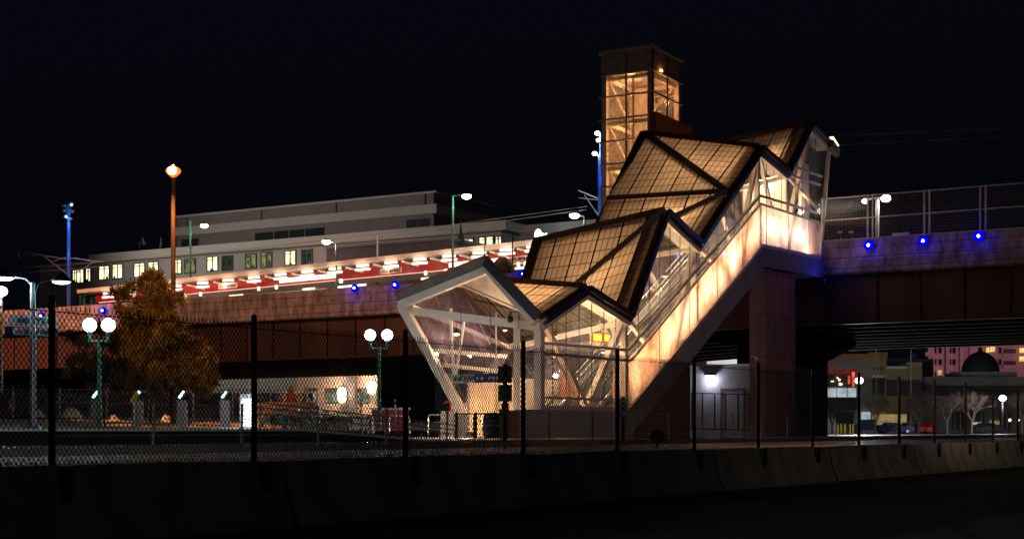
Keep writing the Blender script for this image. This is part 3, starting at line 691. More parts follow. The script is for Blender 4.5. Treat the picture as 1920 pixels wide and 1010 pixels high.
# ------------------------------------------------------------------ elevator tower
tk = 26.0; tw0, tw1, tt0, tt1 = 7.35, 10.6, 25.9, 29.9
Zc = 86.
near = S(tt0, tw0, 0); sc_h = near.y/F
def tz_(y): return HC+(HOR-y)*sc_h
ztop = tz_(86.5)
tower = thing('lift_tower', 'tall square glass lift tower glowing orange behind the stair house roof', 'tower', S(27.9, 9, GZ))
g = MB()
for t_, w_ in ((tt0+.15,tw0+.15),(tt0+.15,tw1-.15),(tt1-.15,tw0+.15),(tt1-.15,tw1-.15)): g.bar(S(t_,w_,GZ), S(t_,w_,ztop-.1), .3, .3, up=B3)
g.build('corner_column', 'cream', tower)
zb_ = tz_(131)
g = MB(); g.lbox(tt0-.02, tt1+.02, tw0-.02, tw1+.02, zb_, ztop-.05); g.build('attic_panel', mat('dirty_attic_panel', (.34, .31, .28), .5, var=.55, scale=2.5), tower)
g = MB(); g.lbox(tt0-.14, tt1+.14, tw0-.14, tw1+.14, ztop-.05, ztop+.07); g.build('roof', 'galv', tower)
g = MB(); g.tube(S(27.2,9.0,ztop), S(27.2,9.0,ztop+.35), .3, n=14); g.build('roof_vent', 'galv', tower)
ys = [131, 172.5, 215, 257, 300, 343, 386, 429, 472]
g = MB()
for y in ys+[86.5+2]:
    z = tz_(y)
    g.bar(S(tt0-.06,tw0-.14,z), S(tt0-.06,tw1+.14,z), .1, .09); g.bar(S(tt0-.14,tw0-.06,z), S(tt1+.14,tw0-.06,z), .1, .09)
g.build('transom', 'galv', tower)
g = MB(); mw = (tw0+tw1)/2; mt = (tt0+tt1)/2
g.bar(S(tt0-.05,mw,GZ), S(tt0-.05,mw,ztop-.2), .09, .07, up=B3); g.bar(S(mt,tw0-.05,GZ), S(mt,tw0-.05,ztop-.2), .09, .07, up=B3); g.bar(S(tt0-.05,tw0-.05,GZ), S(tt0-.05,tw0-.05,ztop-.2), .08, .08, up=B3)
g.build('mullion', 'beam', tower)
for nm, q in (('glass_wall', [S(tt0,tw0,GZ),S(tt0,tw1,GZ),S(tt0,tw1,zb_),S(tt0,tw0,zb_)]), ('glass_wall', [S(tt0,tw0,GZ),S(tt1,tw0,GZ),S(tt1,tw0,zb_),S(tt0,tw0,zb_)]),
              ('glass_wall', [S(tt1,tw0,GZ),S(tt1,tw1,GZ),S(tt1,tw1,zb_),S(tt1,tw0,zb_)]), ('glass_wall', [S(tt0,tw1,GZ),S(tt1,tw1,GZ),S(tt1,tw1,zb_),S(tt0,tw1,zb_)])):
    g = MB(); g.poly(q); g.build(nm, 'towerglass', tower)
g = MB()
for y in (137, 222, 308, 392):
    z = tz_(y)
    for p, q in ((S(tt0+.3,tw0+.3,z),S(tt0+.3,tw1-.3,z)), (S(tt0+.3,tw0+.3,z),S(tt1-.3,tw0+.3,z)), (S(tt1-.3,tw0+.3,z),S(tt1-.3,tw1-.3,z)), (S(tt0+.3,tw1-.3,z),S(tt1-.3,tw1-.3,z))): g.bar(p, q, .18, .22)
g.build('ring_beam', 'cream', tower)
g = MB()
for k, y in enumerate((137, 222, 308, 392)):
    za, zc = tz_(y)-.1, tz_(y+85)+.1
    g.bar(S(tt1-.3,tw0+.4,za), S(tt1-.3,tw1-.4,zc), .09, .09); g.bar(S(tt1-.3,tw1-.4,za), S(tt1-.3,tw0+.4,zc), .09, .09)
    g.bar(S(tt0+.4,tw1-.3,za), S(tt1-.4,tw1-.3,zc), .09, .09); g.bar(S(tt1-1.3,tw0+1.3,za), S(tt1-1.3,tw0+1.3,zc), .12, .1, up=B3)
    for j in range(6): g.bar(S(tt1-.5,tw0+1.0,za-j*.45), S(tt1-.5,tw0+1.5,za-j*.45), .05, .05)
g.build('inner_bracing', 'cream', tower)
g = MB(); g.lbox(tt1-.22, tt1-.16, tw0+1.6, tw1-.3, GZ, zb_-.2); g.lbox(tt0+.6, tt0+.75, tw0+1.5, tw0+1.58, GZ, zb_-.2); g.build('shaft_panel', 'ceiling', tower)
g = MB(); g.lbox(25.4, 30.4, 6.85, 7.25, tz_(300), tz_(214)); g.build('brown_cladding', 'corten', tower)
for y, P in ((146, 55), (188, 26), (231, 55), (275, 22), (318, 50), (400, 40)):
    light('shaft_light', S(27.4, 9.4, tz_(y)), (1, .42, .17), P*2.5, .15, tower)
light('shaft_light', S(28.6, 7.9, tz_(160)), (1, .34, .11), 40, .1, tower)
g = MB(); g.box(S(tt0+1.1,tw0-.1,tz_(126)), .1, .06, .08, B3); g.build('small_lamp', 'e_sodium', tower)

# ------------------------------------------------------------------ viaduct
def smooth(x): return x*x*(3-2*x)
def fz(w_):
    if w_ <= 2: return 10.42-.0*(2-w_)
    if w_ <= 34: return 10.42-1.08*smooth((w_-2)/32)
    return 9.34-.16*min(1, (w_-34)/40)
via = thing('viaduct', 'long concrete road viaduct on rust red steel girders crossing the whole photo', 'bridge', S(40, 0, GZ))
W0, W1, TF = -40, 130, 33.9
ws = [W0+(W1-W0)*i/85 for i in range(86)]
def sweep(prof, m, name, ws_=ws, dz=0):
    g = MB(); n = len(prof)
    for k in range(len(ws_)-1):
        wa, wb = ws_[k], ws_[k+1]
        A = [S(t_, wa, fz(wa)+z) for t_, z in prof]; Bq = [S(t_, wb, fz(wb)+z) for t_, z in prof]
        for i in range(n-1):
            g.add([A[i], A[i+1], Bq[i+1], Bq[i]], [(0,1,2,3)], [[(wa+50, prof[i][1]+9), (wa+50, prof[i+1][1]+9), (wb+50, prof[i+1][1]+9), (wb+50, prof[i][1]+9)]])
    return g.build(name, m, via)
gap = [x for x in ws]
sweep([(TF+.75,-.02),(TF+.1,-.02),(TF+.1,.02),(TF,.06),(TF,.80),(TF+.06,.86),(TF+.06,1.98),(TF+.40,1.98),(TF+.40,.95)], 'fascia', 'parapet')
sweep([(TF+.40,.95),(TF+29.6,.95)], 'asphalt', 'deck')
sweep([(TF+29.6,.95),(TF+29.6,1.9),(TF+30,1.9),(TF+30,0),(TF+29.2,0)], 'fascia', 'parapet')
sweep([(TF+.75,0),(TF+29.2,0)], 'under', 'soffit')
for k in range(9):
    tg = TF+.95+k*3.45
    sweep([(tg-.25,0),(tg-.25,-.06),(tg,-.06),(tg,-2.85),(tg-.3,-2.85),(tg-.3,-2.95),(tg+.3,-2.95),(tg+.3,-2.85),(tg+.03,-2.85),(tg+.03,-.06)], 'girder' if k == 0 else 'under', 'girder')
g = MB()
for k in range(66):
    w_ = W0+1.2+k*2.55; f_ = fz(w_); g.lbox(TF+.80, TF+.94, w_-.02, w_+.02, f_-2.84, f_-.07)
tag(g.build('girder_stiffener', 'girder', via), kind='stuff')
# pier with hammerhead right of the stair house
pl, pr_ = TP(1490,700,50), TP(1552,700,51.5); wl, wr = tw(pl)[1], tw(pr_)[1]
g = MB(); zt = fz(0)-3.0; zc_ = TP(1553,676,50).z; wtip = tw(TP(1592,652,50))[1]
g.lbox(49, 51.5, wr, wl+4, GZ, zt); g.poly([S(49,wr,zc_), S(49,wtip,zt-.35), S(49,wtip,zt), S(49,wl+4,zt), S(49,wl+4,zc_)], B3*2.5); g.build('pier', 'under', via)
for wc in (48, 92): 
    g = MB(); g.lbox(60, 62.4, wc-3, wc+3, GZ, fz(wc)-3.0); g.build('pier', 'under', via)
# blue lamps on the parapet
def blue_lamp(x, y, label, t_=TF, small=False):
    p = TP(x, y, t_+.06); r = .085 if not small else .05
    o = thing('blue_lamp', label, 'lamp', p, 'round blue lamps along the viaduct parapet')
    g = MB(); g.lathe(p-B3*.02, [(r*1.6,-.0),(r*1.6,.10),(r*1.2,.14)], 14, -B3); g.build('housing', 'darkmet', o)
    g = MB(); g.lathe(p-B3*.10, [(r*3.5,0),(r*3.7,.03),(r*2.6,.08)], 20, -B3); g.build('blue_glare_disc', 'e_bluering', o); g = MB(); g.ball(p-B3*.2, r*.95, 12); g.build('bulb', 'e_blue', o)  # emissive disc widened to draw the blue glare around the bulb
    light('blue_light', p-B3*.32, (.0, .0, 1), 42 if not small else 8, .06, o)
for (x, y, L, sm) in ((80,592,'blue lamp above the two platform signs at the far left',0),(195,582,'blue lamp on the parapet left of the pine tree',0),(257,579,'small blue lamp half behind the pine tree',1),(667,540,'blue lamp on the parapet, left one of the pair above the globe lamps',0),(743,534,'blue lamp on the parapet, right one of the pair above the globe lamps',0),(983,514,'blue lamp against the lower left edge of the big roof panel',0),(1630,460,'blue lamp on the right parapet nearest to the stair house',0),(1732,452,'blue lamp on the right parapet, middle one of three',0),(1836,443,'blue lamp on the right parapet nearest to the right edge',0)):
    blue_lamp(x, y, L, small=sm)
for (x, y, L) in ((1392,548,'tiny blue lamp under the stair beam, uppermost'),(1349,603,'tiny blue lamp under the stair beam, middle one'),(1288,668,'tiny blue lamp under the stair beam, lowest')):
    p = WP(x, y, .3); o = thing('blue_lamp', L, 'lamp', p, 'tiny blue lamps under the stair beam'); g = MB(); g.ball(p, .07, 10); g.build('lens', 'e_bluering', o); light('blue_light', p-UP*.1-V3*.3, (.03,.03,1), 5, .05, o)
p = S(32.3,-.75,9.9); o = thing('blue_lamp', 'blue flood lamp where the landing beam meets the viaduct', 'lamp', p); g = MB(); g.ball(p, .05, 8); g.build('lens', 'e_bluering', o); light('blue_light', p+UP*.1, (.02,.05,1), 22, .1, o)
# mesh screen on the right part of the parapet
scr = thing('screen_fence', 'tall grey mesh screen fence standing on the right parapet of the viaduct', 'fence', S(TF+.2, -8, 12.3))
def pz(w_): return fz(w_)+1.98
pw = [tw(TP(x, 420, TF+.2))[1] for x in (1541, 1627, 1733, 1838, 1952)]
for i, w_ in enumerate(pw):
    g = MB()
    for dw in ((0, -.3) if i else (0,)): g.bar(S(TF+.2, w_+dw, pz(w_)), S(TF+.2, w_+dw, pz(w_)+2.6), .09, .09, up=B3)
    g.build('post', 'galv', scr)
g = MB()
for a_, c_ in zip(pw, pw[1:]):
    for z in (.04, 1.25, 2.55): g.bar(S(TF+.2,a_,pz(a_)+z), S(TF+.2,c_,pz(c_)+z), .06, .06)
g.build('rail', 'galv', scr)
g = MB(); k = 0; w_ = pw[0]
while w_ > pw[-1]:
    w_ -= .085; g.bar(S(TF+.2,w_,pz(w_)+.05), S(TF+.2,w_,pz(w_)+2.55), .018, .018, up=B3)
z = .12
while z < 2.5: g.bar(S(TF+.22,pw[0],pz(0)+z), S(TF+.22,pw[-1],pz(0)+z), .012, .012); z += .17
g.build('wire_screen', mat('dull_screen_wire', (.12, .12, .115), .4, metal=.6), scr)
o = thing('utility_box', 'pale long box lying on the right parapet beside the twin lamp', 'box', TP(1689,441,TF+.3)); p = TP(1689,441,TF+.3); g = MB(); g.box(p, .95, .3, .26, V3); g.build('casing', 'white', o); g = MB(); g.box(p-UP*.16+V3*.4, .06, .2, .1, V3); g.box(p-UP*.16-V3*.4, .06, .2, .1, V3); g.build('foot', 'corten', o)
for x, L in ((1577, 'small rusty bracket lamp on the parapet next to the stair house'), (1598, 'small rusty bracket lamp on the parapet under the twin lamp')):
    p = TP(x, 448, TF+.25); o = thing('floodlight', L, 'floodlight', p, 'small floodlights on the parapet'); g = MB(); g.box(p, .14, .14, .2, V3); g.tube(p, p+UP*.4+V3*.05, .02); g.build('bracket', 'corten', o); g = MB(); g.box(p+UP*.42+V3*.08, .25, .12, .1, V3); g.build('lamp_head', 'galv', o)

# ------------------------------------------------------------------ lamps on the deck
def deck_lamp(xp, ytop, ybot, xl, yl, t_, label, m, P, r=.28, arm=True, sz=1.):
    top = TP(xp, ytop, t_); zb = fz(tw(top)[1])+.95; o = thing('street_lamp', label, 'street lamp', Vector((top.x, top.y, zb)), 'street lamps on the viaduct deck')
    g = MB(); g.tube(Vector((top.x,top.y,zb)), top, .13, .08); g.build('pole', m, o)
    l = TP(xl, yl, t_)
    g = MB(); g.tube(top, l+UP*.15, .045); g.build('arm', m, o)
    g = MB(); g.ball(l+UP*.13, r*1.25, 12, .35); g.build('lamp_head', m, o)
    g = MB(); g.ball(l, r*1.3, 14, .62); g.build('lens', 'e_white', o)
    light('lamp_light', l-UP*.4, (1, .93, .78), P*.45, .2, o)
deck_lamp(357,414,520,383,423,56,'lamp on a thin dark pole before the left end of the upper office block', 'pole_green', 700)
deck_lamp(631,456,520,612,453,46,'lamp on a short bright green pole in the middle of the station canopy', 'pole_green', 600)
deck_lamp(849,367,465,875,368,44,'lamp on the tallest dark pole against the end of the upper office block', 'pole_green', 900)
deck_lamp(1096,406,430,1077,404,50,'lamp beside the roof edge with a short green pole stub', 'pole_green', 400, .3)
# twin lamp on the right
top = TP(1645,374,TF+4); o = thing('street_lamp', 'bright twin headed lamp behind the mesh screen on the right of the viaduct', 'street lamp', Vector((top.x,top.y,11.4)), 'street lamps on the viaduct deck')
g = MB(); g.tube(Vector((top.x,top.y,11.4)), top, .12, .1); g.build('pole', 'white', o)
la, lb = TP(1622,377,TF+4), TP(1661,372,TF+4); g = MB(); g.tube(la+UP*.1, lb+UP*.1, .05); g.build('arm', 'white', o)
for l, r, P in ((la,.2,70), (lb,.3,110)):
    g = MB(); g.ball(l, r, 14, .7); g.build('lens', 'e_white', o); light('lamp_light', l-UP*.4, (1,.93,.75), P, .2, o)
# blue mast by the tower with three lamps
top = TP(1127,252,52); zb = fz(14)+.95
o = thing('blue_mast', 'blue lit mast with three star bright lamps left of the lift tower', 'mast', Vector((top.x,top.y,zb)))
g = MB(); g.tube(Vector((top.x,top.y,zb)), top, .16, .12, 12); q = TP(1123,290,52); g.tube(Vector((q.x,q.y,zb)), q, .09, .07); g.build('pole', 'pole_blue', o)
for x, y, r in ((1120,250,.2), (1122,263,.17), (1115,288,.19)):
    l = TP(x,y,52); g = MB(); g.ball(l, r, 12, .8); g.build('lens', 'e_white', o); light('lamp_light', l-V3*-.35-B3*.3, (1,.95,.8), 260, .12, o)
g = MB()
for (x0,y0,x1,y1,r) in ((1084,357,1124,373,.045),(1096,366,1123,405,.035),(1085,371,1122,375,.03)): g.tube(TP(x0,y0,52), TP(x1,y1,52), r, n=6)
g.build('cantilever', 'galv', o); light('blue_light', TP(1121,330,51)-UP*0, (.1,.25,1), 40, .1, o)
# left blue catenary mast
top = TP(129,383,50); q = TP(129,580,50)
o = thing('catenary_mast', 'blue lit catenary mast with small lamps on its top, at the left', 'mast', Vector((q.x,q.y,10.2)))
g = MB(); g.tube(Vector((q.x,q.y,10.2)), top, .22, .16, 12); g.build('pole', 'pole_blue', o)
g = MB()
for (x,y) in ((120,386),(134,382),(122,395),(134,396),(124,405),(131,410)): p = TP(x,y,49.8); g.box(p, .3, .3, .22, V3); g.bar(p, TP(128,y+8,50), .06, .06)
g.build('lamp_head', 'galv', o)
for (x,y) in ((134,382),(124,404)): g = MB(); g.ball(TP(x,y+2,49.5), .12, 8); g.build('lens', emit('lamp_skyblue', (.25,.6,1), 4) if x == 134 else bpy.data.materials['lamp_skyblue'], o)
light('blue_light', TP(124,415,49), (.2,.5,1), 130, .15, o); light('blue_light', TP(123,470,48.8), (.15,.4,1), 60, .15, o)
g = MB()
for (x0,y0,x1,y1,r) in ((32,471,126,486,.06),(36,478,65,480,.035),(80,478,124,512,.05),(99,490,124,482,.04),(128,483,195,491,.045),(140,483,180,492,.04),(140,512,180,489,.045),(33,471,36,482,.06)): g.tube(TP(x0,y0,50), TP(x1,y1,50), r, n=6)
g.build('cantilever', 'galv', o)
# small catenary bracket on the office roof line
o = thing('catenary_bracket', 'small dark catenary bracket in front of the office cornice', 'bracket', TP(708,462,50)); g = MB(); g.tube(TP(708,475,50)-UP*4, TP(708,438,50), .07); g.tube(TP(680,440,50), TP(708,440,50), .04); g.tube(TP(690,441,50), TP(708,447,50), .03); g.build('bracket_arm', 'galv', o)
wr_ = thing('overhead_wires', 'thin overhead tram wires crossing the dark sky and the office front', 'wires', S(48, 20, 16))
g = MB()
for y0, y1, tt_ in ((503,387,50), (512,393,50)):
    a_, c_ = TP(30,y0,tt_), TP(1100,y1,tt_); g = MB()
    n = 24
    for k in range(n):
        f0, f1 = k/n, (k+1)/n; g.tube(a_.lerp(c_,f0)-UP*.5*math.sin(math.pi*f0), a_.lerp(c_,f1)-UP*.5*math.sin(math.pi*f1), .022, n=4)
    g.build('wire', 'galv', wr_)
for y0, y1 in ((258,236),(276,250)): g = MB(); g.tube(TP(1500,y0-0,66), TP(2000,y1,66), .02, n=4); g.build('wire', 'galv', wr_)
# posts with wire next to the roof
o = thing('signal_post', 'thin orange lit post standing on the parapet left of the big roof', 'post', TP(961,505,TF+2)); g = MB(); g.tube(TP(961,510,TF+2), TP(961,439,TF+2), .05, n=8); g.tube(TP(961,440,TF+2), TP(1000,434,TF+2), .012, n=4); g.build('post_shaft', 'pole_brown', o)
o = thing('signal_post', 'thin pale post at the corner of the station canopy', 'post', TP(909,480,TF+5)); g = MB(); g.tube(TP(909,505,TF+5), TP(909,444,TF+5), .04, n=8); g.build('post_shaft', 'pole_brown', o)

# ------------------------------------------------------------------ tram station canopy on the deck
TC = 46.0
can = thing('station_canopy', 'long tram station canopy with rows of tubes and a red band under it', 'canopy', TP(560, 520, TC))
def cy_(x): return 549.5-(x-150)*(549.5-457)/850      # row of the canopy edge in the photo
a_, c_ = TP(146,cy_(146)-3,TC), TP(1040,cy_(1040)-3,TC)
g = MB(); g.hexa([a_-UP*.12, c_-UP*.12, c_-UP*.12+B3*4.6, a_-UP*.12+B3*4.6, a_+UP*.12, c_+UP*.12, c_+UP*.5+B3*4.6, a_+UP*.5+B3*4.6]); g.build('canopy_roof', 'cream', can)
g = MB(); g.bar(a_-B3*.06+UP*.02, c_-B3*.06+UP*.02, .12, .32); g.build('edge_beam', 'cream', can)
xs = [203, 245, 284, 330, 380, 428, 476, 526, 576, 628, 680, 733, 787, 842, 899, 950, 1000]
for i, x in enumerate(xs):
    p = TP(x+20, cy_(x+20)+6, TC); g = MB(); g.bar(p+UP*.0-V3*.0, TP(x+40, cy_(x+40)+15, TC+.3)+B3*1.0, .16, .16); g.build('bracket', 'cream', can)
    for dy, dt, ww in ((6, .8, 1.15), (13, .0, 1.4)):
        q = TP(x, cy_(x)+dy, TC+dt); g = MB(); g.bar(q-V3*ww*.5, q+V3*ww*.5, .16, .17); g.build('tube_lamp', 'e_tube', can)
    light('tube_light', TP(x, cy_(x)+13, TC)-B3*.5, (1, .66, .44), 75, .25, can)
# red band with a lit line below
def ry(x): return 566.5-(x-180)*(566.5-491.5)/805
def bandz(x, y, t_): return TP(x, y, t_)
g = MB(); t_ = TC+1.2
g.hexa([TP(180,ry(180),t_), TP(1010,ry(1010),t_), TP(1010,ry(1010),t_)+B3*.12, TP(180,ry(180),t_)+B3*.12, TP(180,ry(180)-17,t_), TP(1010,ry(1010)-21,t_), TP(1010,ry(1010)-21,t_)+B3*.12, TP(180,ry(180)-17,t_)+B3*.12]); g.build('red_band', 'red', can)
g = MB(); g.bar(TP(186,ry(186)+1,t_-.05), TP(1008,ry(1008)+1,t_-.05), .06, .05); g.build('lit_line', 'e_strip', can)
for x in (347,376,560+80,669-30,798,836,485+0,518,972,985):
    g = MB(); p = TP(x, ry(x)+3, t_-.1); g.bar(p+UP*.17, p-UP*.15, .2, .12, up=B3); g.build('end_light', 'e_tube', can)
for x0, x1, dy in ((190,262,14),(430,455,12),(568,590,12),(634,686,14),(790,818,13),(966,1002,10)):
    g = MB(); g.bar(TP(x0,ry(x0)+dy,t_-.3), TP(x1,ry(x1)+dy,t_-.3), .1, .14); g.build('low_light', 'e_tube', can)
for x0, x1 in ((524,551),(553,578),(580,603),(605,629),(842,866),(868,890),(892,912),(914,936),(938,960)):
    g = MB(); g.bar(TP(x0,ry(x0)-8,t_-.12), TP(x1,ry(x1)-8,t_-.12), .06, .36); g.build('advert_light', 'e_tube', can)
g = MB(); g.bar(TP(160,ry(160)+7,t_+.1), TP(1010,ry(1010)+7,t_+.1), .1, .5); g.build('lower_screen', 'winframe', can)
for i, x in enumerate((427, 733, 975)):
    wd = 3.6 if i else 3.4
    p = TP(x, ry(x)-7.5, TC-.35)
    so = thing('station_sign', ['white platform name sign on the red band, left one', 'white platform name sign on the red band, middle one', 'white platform name sign on the red band, partly behind the big roof'][i], 'sign', p, 'name signs on the red band')
    X = (TP(x+20,ry(x+20)-10,t_)-TP(x,ry(x)-10,t_)).normalized(); nn_ = X.cross(UP).normalized()
    wdt = 2.05
    g = MB(); g.bar(p-X*wdt*.5, p+X*wdt*.5, .06, .42); g.build('board', 'white', so)
    text('UTA', 'lettering', 'ink', so, p+nn_*.04-X*.58, X, .30, bold=.008); text('TRAX', 'lettering', 'ink', so, p+nn_*.04+X*.52, X, .30, bold=.008)
    g = MB(); g.lathe(p+nn_*.035, [(.14,0),(.14,.01)], 14, nn_); g.build('round_emblem', 'inkred', so)
    g = MB(); g.bar(p+nn_*.05-X*.17, p+nn_*.05+X*.17, .006, .06); g.build('emblem_bar', 'inkblue', so)
tag(MB().ball(TP(943,500,44)+UP*.0, .75, 12).build('dark_shrub', 'darkwall'), 'small dark round shrub above the portal ridge', 'shrub')

# ------------------------------------------------------------------ office buildings behind
TO = 85.0
off = thing('office_building', 'long pale office block with a row of lit windows and a bright cornice', 'building', TP(560, 520, TO))
def offtop(x):
    return 478 if x < 130 else 469-(x-166)*(469-414)/(940-166)
g = MB(); A = TP(78, 478, TO); Bc = TP(940, 414, TO)
z_t = lambda x: TP(x, offtop(x), TO).z
zt0 = (A.z+Bc.z)/2
def slab(g, xa, xb, ztop, zbot, t_, dep):
    p, q = TP(xa, 500, t_), TP(xb, 500, t_)
    g.hexa([Vector((p.x,p.y,zbot)), Vector((q.x,q.y,zbot)), Vector((q.x,q.y,zbot))+B3*dep, Vector((p.x,p.y,zbot))+B3*dep, Vector((p.x,p.y,ztop)), Vector((q.x,q.y,ztop)), Vector((q.x,q.y,ztop))+B3*dep, Vector((p.x,p.y,ztop))+B3*dep])
zA = TP(166,469,TO).z; zB_ = Bc.z
print('office z', zA, zB_, A.z)
g = MB(); slab(g, 74, 940, zB_-.7, 5, TO, 30); g.build('wall', 'office', off)
g = MB(); slab(g, 166, 948, zB_, zB_-1.0, TO-.3, 31); g.build('cornice', 'cornice', off)
g = MB(); slab(g, 166, 944, zB_-1.08, zB_-1.2, TO-.12, 30.4); g.build('string_course', 'darkwall', off)
# stepped return at the right corner
e1 = TP(941,440,TO)
rt = thing('office_wing', 'pale office wing with three lit windows receding behind the big roof', 'building', e1)
tt1_ = 88.5
g = MB(); p = TP(975,440,tt1_); q = p+Vector((60,10,0)); dq = (B3*.78-V3*.62).normalized()
dq = -V3
g.lbox(tt1_, tt1_+25, tw(p)[1]-22, tw(p)[1]+9, 5, zB_-.9); g.build('wall', 'office', rt)
g = MB(); g.lbox(tt1_-.3, tt1_+25.3, tw(p)[1]-22, tw(p)[1]+6, zB_-1.1, zB_-.1-.05); g.build('cornice', 'cornice', rt)
wins = [(145,'b',.7),(161,'b',1.),(165+1,'n',0),(196,'b',1),(222,'b',1),(262,'b',1),(289,'b',1),(332,'b',1),(357,'m',1),(399,'b',1),(427,'d',1),(471,'m',1),(500,'m',1),(545,'b2',1),(576,'d',1)]
zw1, zw0 = TP(210,497,TO).z, TP(210,525,TO).z
print('win z', zw1, zw0, TP(545,472,TO).z, TP(545,497,TO).z)
def window(parent, x, kind, wpx, y0, y1, t_=TO):
    zt = TP(x, y0, t_).z; zb = TP(x, y1, t_).z; c = TP(x, (y0+y1)/2, t_)
    wd = abs(tw(TP(x-wpx/2,y0,t_))[1]-tw(TP(x+wpx/2,y0,t_))[1])
    X = -V3
    g = MB(); cc = Vector((c.x,c.y,(zt+zb)/2))-B3*.05
    for dx in (-.5, 0, .5): g.box(cc+X*dx*(wd-.1), .14, .12, zt-zb+.1, X)
    for dz in (-.5, .5): g.box(cc+UP*dz*(zt-zb), wd, .12, .14, X)
    g.box(cc+UP*(zt-zb)*.28, wd, .08, .07, X)
    o = g.build('window', 'winframe', parent)
    g = MB(); g.box(cc+B3*.02, wd-.1, .02, zt-zb, X); g.build('pane', {'b':'w_bright','m':'w_mid','d':'w_dim','b2':'w_bright'}[kind], o)
    if kind != 'b' or R.random() < .8:
        g = MB(); h = (zt-zb)
        g.box(cc-B3*.03+X*R.uniform(-.3,.3)*wd-UP*h*.42, R.uniform(.3,.7), .03, R.uniform(.2,.45), X)
        g.build('desk_silhouette', 'winframe', o)
for (x, y0, y1, k, wp) in ((141,506,529,'b',9),(151,505,530,'b',14),(166,503,528,'b',10),(196,498,524,'b',20),(221,495,522,'b',20),(262,493,519,'b',21),(288,490,516,'b',20),(333,487,513,'b',17),(357,485,512,'m',21),(399,481,508,'b',21),(427,480,507,'d',21),(471,476,503,'m',21),(500,473,501,'m',21),(545,470,497,'b2',21),(576,468,496,'d',21),
                       (878,447,457,'b',22),(912,444,466,'b',28),(935,443,465,'b',13)):
    window(off, x, k, wp, y0, y1)
for (x, y0, y1, k, wp) in ((953,443,464,'b',7),(962,444,464,'b',8),(988,450,459,'b',10),(998,451,459,'b',7)):
    window(rt, x+0, k, wp, y0, y1, tt1_)
for (x, y0, y1) in ((155,552,578),(176,555,578),(205,560,580)): window(off, x, 'd', 16, y0, y1)
# lit letters on the wing
ls = thing('lit_letter_sign', 'blurred bluish white lit letters on the office wing beside the roof', 'sign', TP(1020,445,84)); p = TP(1009,442,84)
g = MB(); g.lathe(p, [(.42,-.05),(.42,.05)], 14, -B3)
for q_ in g.v: q_.z = p.z+(q_.z-p.z)*1.7
g.build('lit_symbol', 'e_sign', ls); X = -V3; text('Blua', 'lit_lettering', 'e_sign', ls, TP(1027,446,84), X, 1.25, bold=.05, width=1.75)
# upper setback block
TU = 97.; up = thing('upper_office_block', 'dim upper office block set back above the bright cornice', 'building', TP(600,400,TU))
zu = TP(815,358,TU).z; zu0 = TP(331,403,TU).z; print('upper', zu, zu0)
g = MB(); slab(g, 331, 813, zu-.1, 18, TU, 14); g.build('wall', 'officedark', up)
g = MB(); slab(g, 328, 817, zu, zu-.25, TU-.25, 14.5); g.build('roof_edge', 'cornice', up)
g = MB(); zz = TP(815,383,TU).z; slab(g, 327, 818, zz, zz-1.1, TU-.35, 14.6); g.build('ledge', 'cornice', up)
for (xa, xb) in ((340,372),(478,512),(514,540),(542,570),(572,608),(762,782),(784,806)):
    ya = TP(xa, 500, TU); zt = zz-1.6; g = MB(); slab(g, xa, xb, zt, zt-2.3, TU-.06, .1); g.build('window', 'windark', up)
for xa in (350, 490, 630, 797):
    q = TP(xa, 380, TU-.1); g = MB(); g.tube(Vector((q.x,q.y,zz)), Vector((q.x,q.y,zu-.3)), .08, n=6); g.build('downpipe', 'darkwall', up)
# low dark hut in front of the office
TH = 68.; hut = thing('dark_low_building', 'low dark building with a flat roof in front of the office, above the canopy', 'building', TP(740,470,TH))
zh = TP(843,449,TH).z; g = MB(); slab(g, 612, 843, zh, 8, TH, 10); g.build('wall', mat('dark_hut_render', (.12, .10, .12), .8), hut)
g = MB(); slab(g, 610, 845, zh+.2, zh-.05, TH-.2, 10.4); g.build('roof_edge', 'officedark', hut)
for xa, xb in ((622,652),(696,755),(798,838)): g = MB(); slab(g, xa, xb, zh-1.4, zh-2.4, TH-.05, .1); g.build('vent_panel', 'darkwall', hut)
for k, x in enumerate((262, 302, 285)):
    p = TP(x, 464, TO+5); 
    if k < 2:
        o = thing('roof_antenna', ['tilted dish antenna on the office roof', 'small mast antenna on the office roof'][k], 'antenna', p); g = MB()
        if k == 0: g.tube(p, p+UP*.8, .05, n=6); g.tube(p+UP*.8-V3*.5+UP*.4, p+UP*.3+V3*-.9, .12, .25, n=8)
        else: g.tube(p, p+UP*1.3, .06, n=6); g.tube(p+V3*.3, p+UP*1., .04, n=6)
        g.build('antenna_mast', 'galv', o)
sp_ = thing('roof_finial', 'small dark spire on the office roof right of the tall lamp', 'spire', TP(864,447,TH+2)); p = TP(864,460,TH+2); g = MB(); g.lathe(p, [(.5,0),(.45,.5),(.3,.6),(.3,1.0),(.18,1.1),(.08,1.9),(.03,2.6)], 10); g.build('spire_body', 'darkwall', sp_)

